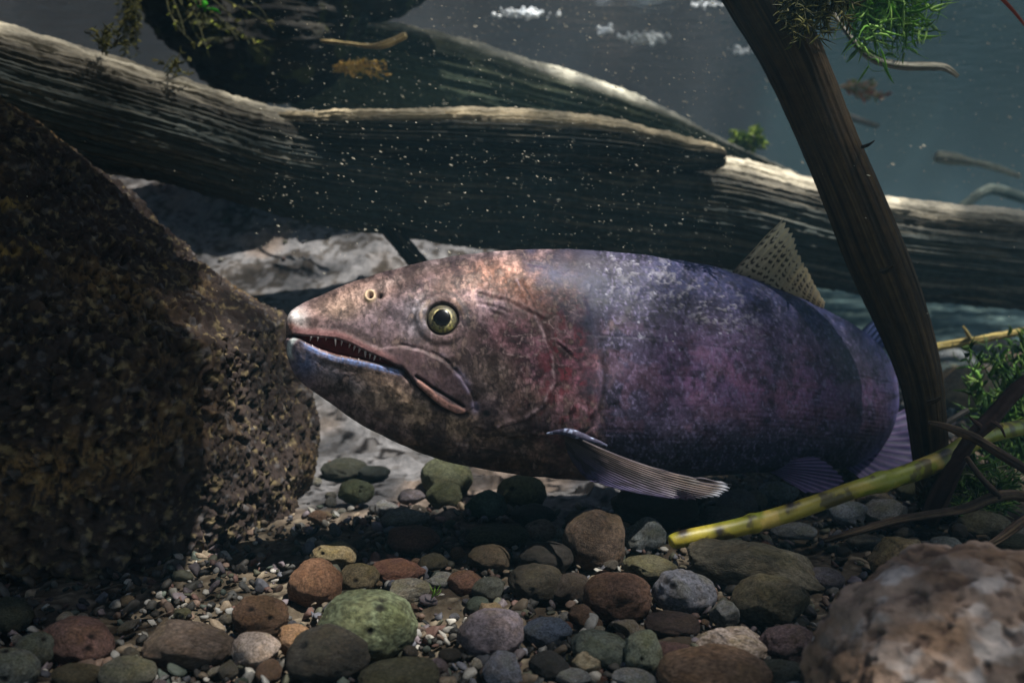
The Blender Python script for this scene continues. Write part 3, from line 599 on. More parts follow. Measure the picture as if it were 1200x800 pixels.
    c *= (1+body*(sc_*.24-.10+(rnd-.5)*.7)*(.4+.9*ss(.35, .65, f2)))[..., None]
    c = mixc(c, S(176, 172, 182), scar*.42)
    c = mixc(c, S(190, 190, 210), ss(.88, .93, noise(Gn*330, 3))*body*blob(X, Y, 800, 360, 140, 60, 15)*.6)
    c = mixc(c, S(40, 36, 52), ll*.2*body*ss(.4, .6, f3+.1))
    # head
    h = np.broadcast_to(S(102, 86, 86), X.shape+(3,)).copy()
    def hb(x, y, rx, ry, a, col, s=1.0, n=None):
        nonlocal h
        m = blob(X, Y, x, y, rx, ry, a)*s
        if n is not None: m = m*ss(n[0], n[1], f1 if len(n) == 2 else f2)
        h = mixc(h, col, m)
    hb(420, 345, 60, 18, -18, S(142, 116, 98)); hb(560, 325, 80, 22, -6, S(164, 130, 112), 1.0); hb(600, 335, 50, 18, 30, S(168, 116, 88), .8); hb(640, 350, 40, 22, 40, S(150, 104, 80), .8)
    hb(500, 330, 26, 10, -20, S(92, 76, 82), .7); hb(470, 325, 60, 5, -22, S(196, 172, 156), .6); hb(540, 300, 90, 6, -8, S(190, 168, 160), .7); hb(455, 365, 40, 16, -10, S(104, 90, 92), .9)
    hb(395, 365, 30, 14, -14, S(152, 128, 106), .8); hb(372, 378, 22, 12, 0, S(110, 88, 80), .9); hb(405, 385, 40, 10, 12, S(86, 70, 70), .9)
    hb(347, 371, 10, 10, 0, S(206, 202, 190), .95); hb(342, 383, 6, 6, 0, S(120, 80, 64), .9); hb(352, 366, 5, 4, 0, S(120, 96, 80), .6); hb(470, 395, 50, 14, 8, S(78, 66, 66), .9)
    hb(560, 420, 60, 30, 20, S(86, 70, 68), .9); hb(590, 440, 40, 30, 0, S(118, 102, 84), .7); hb(600, 390, 34, 24, 0, S(124, 84, 86), .9)
    hb(635, 430, 26, 50, 0, S(124, 84, 94), .9); hb(670, 440, 32, 56, 0, S(136, 84, 96), .9); hb(620, 470, 30, 22, 0, S(132, 104, 88), .8); hb(684, 490, 20, 20, 0, S(140, 104, 112), .7)
    hb(665, 365, 30, 26, 0, S(60, 52, 58), .9); hb(690, 330, 40, 26, 0, S(70, 62, 66), .9); hb(658, 412, 16, 6, 40, S(40, 22, 26), 1.2); hb(664, 440, 6, 16, 0, S(54, 26, 30), .8)
    hb(445, 458, 80, 22, 28, S(168, 142, 112), 1.0); hb(540, 500, 80, 16, 14, S(176, 146, 112), .8); hb(400, 440, 40, 12, 26, S(112, 110, 118), .7); hb(358, 424, 18, 20, 0, S(70, 80, 104), .9)
    hb(500, 528, 110, 14, 12, S(90, 72, 52), .9); hb(620, 545, 80, 16, 0, S(70, 54, 40), .9); hb(600, 510, 60, 10, 10, S(60, 46, 36), .7); hb(660, 530, 50, 16, 0, S(104, 80, 58), .6)
    hb(575, 355, 30, 12, 15, S(160, 136, 140), .7, (.4, .6)); hb(490, 369, 15, 20, 0, S(146, 142, 142), .9)
    fa = n2(X, Y, .035, 101, 5); fb = n2(X, Y, .09, 103, 5); fc_ = n2(X, Y, .3, 105, 4)
    h = h*(.60+.95*ss(.36, .64, fb))[..., None]; h = h*(.72+.5*ss(.35, .65, fc_))[..., None]
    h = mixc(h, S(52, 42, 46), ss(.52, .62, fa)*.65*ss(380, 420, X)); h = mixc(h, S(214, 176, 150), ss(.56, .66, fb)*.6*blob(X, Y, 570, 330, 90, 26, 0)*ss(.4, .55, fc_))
    vein = 1-np.abs(2*n2(X, Y, .05, 107, 3, .09)-1); h = mixc(h, S(196, 170, 160), ss(.955, .985, vein)*.6*blob(X, Y, 610, 390, 90, 70))
    vein2 = 1-np.abs(2*n2(X, Y, .07, 109, 3, .05)-1); h = mixc(h, S(36, 24, 28), ss(.95, .985, vein2)*.7*blob(X, Y, 640, 440, 80, 90))
    h = h*.88*np.array([.98, .96, 1.10])
    bf = ss(.50, .60, f2); h = mixc(h, S(40, 32, 34), bf*.6*ss(350, 400, X)); h = mixc(h, S(176, 150, 140), ss(.60, .72, f2)*.28)
    h = mixc(h, S(46, 34, 32), ss(.56, .66, f1)*.55*ss(400, 470, X)*ss(395, 430, Y)); h = mixc(h, S(120, 96, 88), ss(.5, .7, f4)*.2)
    h = mixc(h, S(104, 46, 56), ss(.54, .62, n2(X, Y, .12, 31, 4))*blob(X, Y, 665, 430, 40, 70)*.9)
    h = mixc(h, S(30, 20, 20), ss(.60, .66, n2(X, Y, .10, 37, 4, .05))*blob(X, Y, 655, 470, 50, 60)*.9)
    h = mixc(h, S(34, 28, 26), ss(.58, .64, n2(X, Y, .06, 41, 4, .2))*blob(X, Y, 540, 520, 140, 30)*.8)
    h = mixc(h, S(190, 160, 166), np.exp(-(dop/2.0)**2)*.55*ss(.42, .6, f2)); h = mixc(h, S(40, 26, 28), np.exp(-(dpoly(X, Y, [(a+5, b+1) for a, b in op])/2)**2)*.6)
    h = mixc(h, S(84, 64, 68), mx*.6*(.4+.8*ss(.35, .6, fb))); h = mixc(h, S(120, 112, 140), np.exp(-((mxtop-2)/3)**2)*.5*ss(500, 530, X)*ss(.4, .6, fb)); h = mixc(h, S(160, 118, 108), pink*(.5+.5*ss(.35, .55, fc_))); h = mixc(h, S(34, 22, 26), np.exp(-(mxe/2.5)**2)*.9)
    h = mixc(h, S(26, 18, 22), np.exp(-(dpoly(X, Y, [(488, 441), (505, 453), (524, 464), (543, 476)])/1.6)**2))
    h = mixc(h, S(120, 84, 84), upl*.8); h = mixc(h, S(110, 128, 176), ss(0, 1.5, Y-yL)*ss(9, 4, Y-yL)*ss(350, 362, X)*ss(476, 460, X)*(.45+.5*ss(.4, .6, f3)))
    cres = np.abs(np.hypot((X-357), (Y-412)*.9)-17); h = mixc(h, S(196, 200, 200), ss(4.5, 1.5, cres)*ss(352, 345, X)*ss(391, 396, Y)*ss(424, 412, Y))
    h = mixc(h, S(84, 24, 22), np.clip(mouth*1.5, 0, 1)); h = mixc(h, S(40, 22, 24), slit*(1-mouth)*.8)
    h = mixc(h, S(150, 124, 92), np.exp(-((er-24)/3)**2)*.22*ss(.35, .6, fb)*ss(-10, 10, ey_-Y)); h = mixc(h, S(36, 32, 34), np.exp(-((er-31)/3)**2)*.5); h = mixc(h, S(60, 56, 50), ss(21, 18, er))
    h = mixc(h, S(206, 180, 150), np.exp(-((nr-5)/2)**2)); h = mixc(h, S(20, 16, 18), np.exp(-(nr/2.6)**2)); h = mixc(h, S(24, 18, 20), np.exp(-(np.hypot(X-445, Y-346)/3)**2))
    h = mixc(h, S(18, 16, 20), blob(X+wob, Y, 570, 484, 7, 5)*1.2)
    # the crown of the head behind the eye fades into the back
    hm = head*ss(0, 1, 1.0)
    wide = np.interp(Y, [285, 360, 400, 470, 520, 570], [50, 44, 34, 14, 12, 30]); edge = ss(-1, 1, (X-np.interp(Y, [285, 330, 360, 400, 440, 520, 570], [650, 652, 672, 694, 702, 700, 700])-wob*.6-(n2(X, Y, .05, 91, 4)-.5)*wide*3)/wide)
    hm = 1-edge
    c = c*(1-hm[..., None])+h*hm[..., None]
    c = mixc(c, S(16, 12, 18), np.exp(-((X-xg-4-wob*.6)/3)**2)*.6*ss(380, 450, Y)*ss(520, 500, Y))  # shadow behind the gill cover's rear edge, put into the skin colour
    D[0] = 0; D[-1] = 0; cav[0] = 0
    G2 = G+N*D[..., None]-side[:, None]*(cav*np.sign(sx)[None])[..., None]
    root = obj('fish', None, label='large purple grey trout with open toothy mouth hovering over the gravel', category='fish'); root.location = C[200]-np.array([0, 0, .09])
    off = np.array(root.location)
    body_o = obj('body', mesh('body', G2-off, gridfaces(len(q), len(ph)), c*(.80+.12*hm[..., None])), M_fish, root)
    near = slice(0, 420); Gs = G2[:, near]; Xs, Ys, _ = proj(Gs); Ns = N[:, near]
    Gbase = G[:, near]
    def surf(x, y, base=False):
        k = np.argmin((Xs-x)**2+(Ys-y)**2); A_ = (Gbase if base else Gs).reshape(-1, 3)
        return A_[k], Ns.reshape(-1, 3)[k]
    # eyes
    for sgn in (1, -1):
        k = np.argmin((proj(Gbase)[0]-518)**2+(proj(Gbase)[1]-373)**2); i, j = np.unravel_index(k, Gbase.shape[:2])
        ctr = C[i]+up[i]*hh[i]*cy[j]+side[i]*hw[i]*sx[j]*wid[j]*sgn
        nrm = N[i, j].copy()
        if sgn < 0: nrm = nrm-2*side[i]*nrm.dot(side[i])
        t1 = d[i]-nrm*d[i].dot(nrm); t1 /= np.linalg.norm(t1); t2 = np.cross(nrm, t1)
        if t2[2] < 0: t2 = -t2
        R = 18.6*.535/FPX
        rr_ = np.linspace(0, 1, 46); aa = np.linspace(0, 2*np.pi, 96, endpoint=False); RR, AA = np.meshgrid(rr_, aa, indexing='ij')
        dome = np.sqrt(np.maximum(0, 1-(RR*.97)**2))*.62-.40
        EG = ctr+(t1[None, None]*(np.cos(AA)*RR)[..., None]+t2[None, None]*(np.sin(AA)*RR)[..., None]+nrm[None, None]*dome[..., None])*R
        fl = n2(np.cos(AA)*RR*4, np.sin(AA)*RR*4, 2.2, 4, 4)
        ic = np.broadcast_to(S(84, 80, 60), RR.shape+(3,)).copy(); ic = mixc(ic, S(176, 164, 116), np.exp(-((RR-.60)/.06)**2)); ic = mixc(ic, S(150, 142, 76), ss(.2, 1, -np.sin(AA))*ss(.6, .8, RR)*.7)
        ic = mixc(ic, S(60, 52, 44), ss(.46, .58, fl)*.75); ic = mixc(ic, S(44, 40, 40), ss(.86, .97, RR)); ic = mixc(ic, S(10, 10, 12), ss(.56, .52, RR))
        eye = obj('eye', mesh('eye', EG-off, gridfaces(46, 96), ic), M_iris, root)
        V, F = ico(4); pv = V*np.array([.53, .56, .10]); pv[:, 0] -= .06*(np.abs(pv[:, 1]) < .2)*(V[:, 0] < -.6)
        PG = ctr+(t1[None]*pv[:, :1]+t2[None]*pv[:, 1:2]+nrm[None]*(pv[:, 2:3]+.17))*R
        obj('pupil', mesh('pupil', PG-off, F), M_black, eye)
    # teeth
    def tooth(x, y, dx, dy, l, r):
        b, nr_ = surf(x, y, True); dpt = .545
        dirv = P(x+dx, y+dy, dpt)-P(x, y, dpt); dirv /= np.linalg.norm(dirv); L_ = l*dpt/FPX
        q1 = RNG.uniform(.65, 1.2); b = b-nr_*.0002; L_ *= q1; r *= .9*q1**.5; dirv = dirv+RNG.normal(size=3)*.12
        q5 = np.linspace(0, 1, 5)[:, None]; path = b+dirv*(L_*q5)-nr_*(.001*q5**2); rad = np.array([1, .9, .7, .4, .08])*r*dpt/FPX
        obj('tooth', tube_mesh('tooth', path-off, rad, 10, 8), M_tooth, root)
    for (x, y, l, r) in ((365, 395, 6, 1.3), (373, 396, 8, 1.6), (382, 396, 5, 1.3), (393, 397, 10, 1.9), (401, 400, 6, 1.4), (410, 404, 8, 1.6), (416, 406, 8, 1.6), (422, 409, 9, 1.8), (428, 412, 9, 1.8), (434, 415, 8, 1.7), (440, 417, 8, 1.6), (446, 420, 6, 1.4)):
        tooth(x, y-1.5, -1.2, 5, l, r)
    for (x, y, l, r) in ((358, 402, 4, 1.2), (366, 407, 5, 1.4), (374, 410, 7, 1.6), (383, 414, 4, 1.2), (391, 416, 4, 1.2), (400, 418, 4, 1.2), (410, 420, 4, 1.2), (420, 422, 3.5, 1.1)):
        tooth(x, y+1.5, -1, -5, l, r)
    obj('tongue', mesh('tongue', ico(3)[0]*np.array([.022, .006, .004])+P(400, 413, .575)-off, ico(3)[1]), material('tongue', vc=False, color=(.10, .03, .025), rough=.4), root)
    # fins
    def fin(name, base, tip, nr, colf, th=.0007, jag=.05, nu=None, bow=(0, 0, 0), seed=0, spl=0):
        nu = nu or nr*8; nv = 60
        b = catmull(np.array([P(*p) for p in base]), np.linspace(0, len(base)-1, nu)); t = catmull(np.array([P(*p) for p in tip]), np.linspace(0, len(tip)-1, nu))
        s = np.linspace(0, 1, nu); rayph = s*nr
        ray = np.cos(rayph*2*np.pi)*.5+.5
        rr1 = noise(np.stack([np.floor(rayph+.5), s*0+seed, s*0], -1)*1.37, seed)
        ln = 1-jag*(1-ray)*(.6+spl*rr1)-jag*rr1*.8
        V_ = np.linspace(0, 1, nv)
        Gf = b[:, None]+(t-b)[:, None]*(V_[None, :]*ln[:, None])[..., None]+np.array(bow)*(4*V_*(1-V_))[None, :, None]
        n_ = gnormals(Gf, False); Sg, Vg = np.meshgrid(s, V_, indexing='ij')
        thick = th*(1-.75*Vg)*(.25+.75*ray[:, None]**2)
        thick = thick*np.minimum(1, np.minimum(Sg, 1-Sg)*60+.1)
        wav = (fbm(Gf*70, seed, 2)-.5)*.004*Vg
        A1 = Gf+n_*(thick+wav)[..., None]; B1 = Gf-n_*(thick-wav)[..., None]
        cc = colf(Sg, Vg, Gf, ray[:, None]+0*Sg, nr)
        ff = gridfaces(nu, nv, False)
        n0 = nu*nv; V2 = np.concatenate([A1.reshape(-1, 3), B1.reshape(-1, 3)]); F2 = [ff, ff[:, ::-1]+n0]
        ix = np.arange(n0).reshape(nu, nv)
        for e in (ix[0, :], ix[-1, ::-1], ix[::-1, 0], ix[:, -1]):
            F2.append(np.stack([e[:-1], e[1:], e[1:]+n0, e[:-1]+n0], -1))
        return obj(name, mesh(name, V2-off, np.vstack(F2), np.concatenate([cc.reshape(-1, 3)]*2)), M_fin, root)
    def dcol(s, v, G_, ray, nr):
        c = np.broadcast_to(S(186, 174, 152), s.shape+(3,)).copy(); c = mixc(c, S(240, 232, 208), ss(.45, 1, v)*.9); c = mixc(c, S(96, 84, 84), ss(.30, .0, v))
        k = np.floor(s*nr+.5); off_ = _h(k.astype(np.int64), k.astype(np.int64)*0+3, k.astype(np.int64)*0, 7)
        dash = .95*np.abs(((v*8.5+off_*.6+.5*(n2(s*9, v*5, 1, 8)-.5)*2) % 1)-.5)+.10*(n2(s*30, v*20, 1, 9)-.5)
        c = mixc(c, S(34, 28, 36), ss(.28, .18, dash)*ss(.30, .42, _h(k.astype(np.int64), np.floor(v*8.5).astype(np.int64), k.astype(np.int64)*0, 19))*ss(.9, .5, ray)*ss(.98, .8, v)*.9); c = mixc(c, S(60, 50, 50), ss(.05, .0, s)*.6)
        c = mixc(c, S(240, 224, 180), ray**4*.5*ss(.3, .6, v)); return c
    fin('dorsal_fin', [(852, 325, .662), (880, 335, .675), (910, 350, .70), (940, 362, .725), (962, 372, .745)], [(918, 255, .655), (930, 272, .66), (935, 292, .675), (946, 314, .69), (956, 335, .705), (967, 354, .72)], 15, dcol, .0009, .03, 240, seed=3, spl=1.4)
    def pcol(s, v, G_, ray, nr):
        c = np.broadcast_to(S(88, 76, 84), s.shape+(3,)).copy(); c = mixc(c, S(140, 118, 96), ray**2*.7*ss(.5, .1, s)); c = mixc(c, S(78, 74, 116), ss(.3, .8, s)*.7); c = mixc(c, S(60, 52, 66), (1-ray)*.3); c = mixc(c, S(52, 40, 34), ss(.35, 0, v)*.7)
        c = mixc(c, S(36, 28, 30), ss(.5, .62, n2(s*9, v*9, 1, 3))*.7); c = mixc(c, S(214, 214, 224), ss(.93, .98, v)*ss(.5, .25, s)*.8); return mixc(c, S(150, 140, 150), ss(.06, 0, s)*.7)
    fin('pectoral_fin', [(661, 504, .550), (662, 514, .552), (665, 528, .557), (672, 542, .563)], [(858, 567, .520), (853, 578, .518), (832, 584, .518), (798, 586, .520), (752, 578, .526), (706, 562, .538)], 20, pcol, .0006, .03, 220, bow=(0, -.006, -.004), seed=5, spl=1)
    def bcol(s, v, G_, ray, nr):
        c = np.broadcast_to(S(92, 84, 134), s.shape+(3,)).copy(); c = mixc(c, S(58, 54, 88), (1-ray)*.8); c = mixc(c, S(128, 104, 140), ray**3*.6); return mixc(c, S(50, 46, 70), ss(.3, 0, v)*.6)
    fin('pelvic_fin', [(888, 543, .668), (894, 546, .668), (902, 552, .668)], [(956, 534, .65), (975, 545, .645), (992, 562, .64), (975, 575, .64), (945, 578, .645)], 11, bcol, .0012, .05, 160, seed=6)
    fin('anal_fin', [(1012, 505, .80), (1004, 525, .78), (985, 543, .76)], [(1062, 478, .80), (1078, 500, .79), (1086, 525, .78), (1076, 552, .77), (1040, 566, .75), (1010, 562, .75)], 13, bcol, .0014, .04, 180, seed=7)
    fin('adipose_fin', [(1000, 398, .84), (1012, 408, .86), (1022, 416, .89)], [(1028, 371, .86), (1042, 376, .875), (1048, 396, .90)], 6, lambda s, v, G_, r, n: np.broadcast_to(S(46, 56, 96), s.shape+(3,))*(.7+.6*n2(s*5, v*5, 1, 4)[..., None]), .003, .0, 60, seed=8)
    fin('tail_fin', [(1018, 430, 1.06), (1019, 458, 1.07), (1018, 485, 1.06)], [(1040, 372, 1.20), (1030, 420, 1.16), (1028, 458, 1.15), (1030, 500, 1.16), (1040, 545, 1.20)], 20, bcol, .0016, .04, 220, seed=9)
    def pbcol(s, v, G_, ray, nr): return pcol(s, v, G_, ray, nr)
    # far-side paired fins
    i = 520; 
    def far(px, py, dd): return (px, py, dd)
    fin('pectoral_fin', [(672, 520, .655), (676, 530, .65), (682, 540, .645)], [(800, 560, .70), (790, 572, .70), (760, 575, .695), (725, 566, .68)], 11, pcol, .0014, .05, 140, seed=12)
    # little fleshy base where the near pectoral joins
    G3, c3 = tube(np.array([P(640, 508, .549), P(655, 506, .547), P(668, 507, .545), P(684, 512, .546), P(712, 522, .55)]), np.array([1, 3.2, 5, 4.5, 1.5])*.55/FPX, 60, 30, disp=lambda u, p, L, G_: (fbm(G_*200, 4, 2)-.5)*.001, colf=lambda u, p, L, G_, D_: mixc(np.broadcast_to(S(58, 56, 74), G_.shape).copy(), S(150, 160, 190), ss(.56, .66, fbm(G_*300, 3, 3))*.7))
    obj('fin_base', mesh('fin_base', G3-off, gridfaces(60, 30)[:, ::-1], c3), M_fish, root)
build_fish()

# ------------------------------------------------------------------ stones
_sm = {}
def stone_mesh(kind, seed, sub=4, angular=.0, pits=0, spk=.4):
    V, F = ico(sub); rs = np.random.default_rng(seed); p = V.copy()
    if angular > 0:
        for _ in range(int(5+angular*9)):
            n = rs.normal(size=3); n /= np.linalg.norm(n); h = rs.uniform(.62, .9)
            dd = p@n; ex = np.maximum(0, dd-h); p = p-n[None]*(ex*min(1, angular*1.3))[:, None]
    p = p*(1+(fbm(V*1.1+seed, seed, 3)-.5)[:, None]*.42+(fbm(V*4+seed, seed+1, 3)-.5)[:, None]*(.05+.12*angular)+(fbm(V*14, seed+2, 3)-.5)[:, None]*.05)
    g = fbm(V*2.2+seed*3, seed+4, 4); s = fbm(V*11+seed, seed+6, 3); s2 = noise(V*26+seed, seed+7)
    c = np.ones_like(V)*.78
    c = c*(1+(g-.5)*.9)[:, None]; c = mixc(c, np.array([1.0, .82, .58])*.75, ss(.5, .66, fbm(V*3+9, seed+8, 4))*.45)
    c = mixc(c, np.array([.30, .27, .22]), ss(.50, .62, s)*spk); c = mixc(c, np.array([.25, .23, .2]), ss(.60, .68, fbm(V*20+seed, seed+21, 3))*.6); c = mixc(c, np.array([1.5, 1.45, 1.35]), ss(.74, .84, s2)*spk*.8)
    # silt and algae film settle as patches
    c = mixc(c, np.array([.62, .62, .34]), ss(.48, .66, fbm(V*1.7+4, seed+15, 3))*ss(-.1, .7, V[:, 2])*.35)
    for k in range(pits):
        n = rs.normal(size=3); n[1] = -abs(n[1])-.4; n[2] = abs(n[2]); n /= np.linalg.norm(n); r = rs.uniform(.09, .16)
        dd = np.linalg.norm(V-n, axis=1); m = np.exp(-(dd/r)**4); p = p-n[None]*(m*.10)[:, None]; c = mixc(c, np.array([.06, .05, .05]), m*1.1)
    m_ = mesh('stone', p, F, np.clip(c, 0, 1)); return m_
cells = []
def stonecol(rgb, k=1.0):
    c = S(*rgb); g = c.mean(); c = (c*.66+g*.34*np.array([1.04, 1, .94]))*1.0*k
    return (*np.clip(c, 0, 1), 1)
def gpoint(px, py, z):                                  # ray through pixel meets height z over the bed
    a = (px-600)/FPX; b = (400-py)/FPX; k = -sp+b*cp
    return (z-CAMZ)/k if k < -1e-4 else 3.0
def stone(px, py, w, h, rgb, label, name='cobble', cat='stone', ang=.3, pits=0, seed=None, rot=0, spk=.4, group='stones of the stream bed', z0=None, sink=.35, dfix=None, bf=.82):
    seed = seed or random.randint(1, 9999); r0 = 1.0
    a0 = .03
    d = .55; c_ = .02
    for _ in range(12):
        a0 = w/2*d/FPX; th = math.atan((py-300)/FPX)+.0
        hp = h/2*d/FPX; b0 = a0*bf
        v = hp*hp-(b0*math.sin(th))**2; c_ = math.sqrt(v)/math.cos(th) if v > 0 else a0*.35
        c_ = min(max(c_, a0*.38), a0*1.0)
        zc = c_*(1-sink) if z0 is None else z0
        d = .5*d+.5*(dfix or gpoint(px, py, zc))
    ctr = P(px, py, d)
    sub = 5 if w > 40 else 4
    me = stone_mesh(name, seed, sub, ang, pits, spk)
    me.materials.append(M_stone)
    o = obj(name, me, None, None, label=label, category=cat, group=group)
    o.location = ctr; o.scale = (a0*1.06, b0, c_*1.06); o.rotation_euler = (0, math.radians(rot), random.uniform(-.25, .25))
    o.color = stonecol(rgb)
    cells.append((ctr[0], ctr[1], max(a0, b0), px, py, w, label)); return o
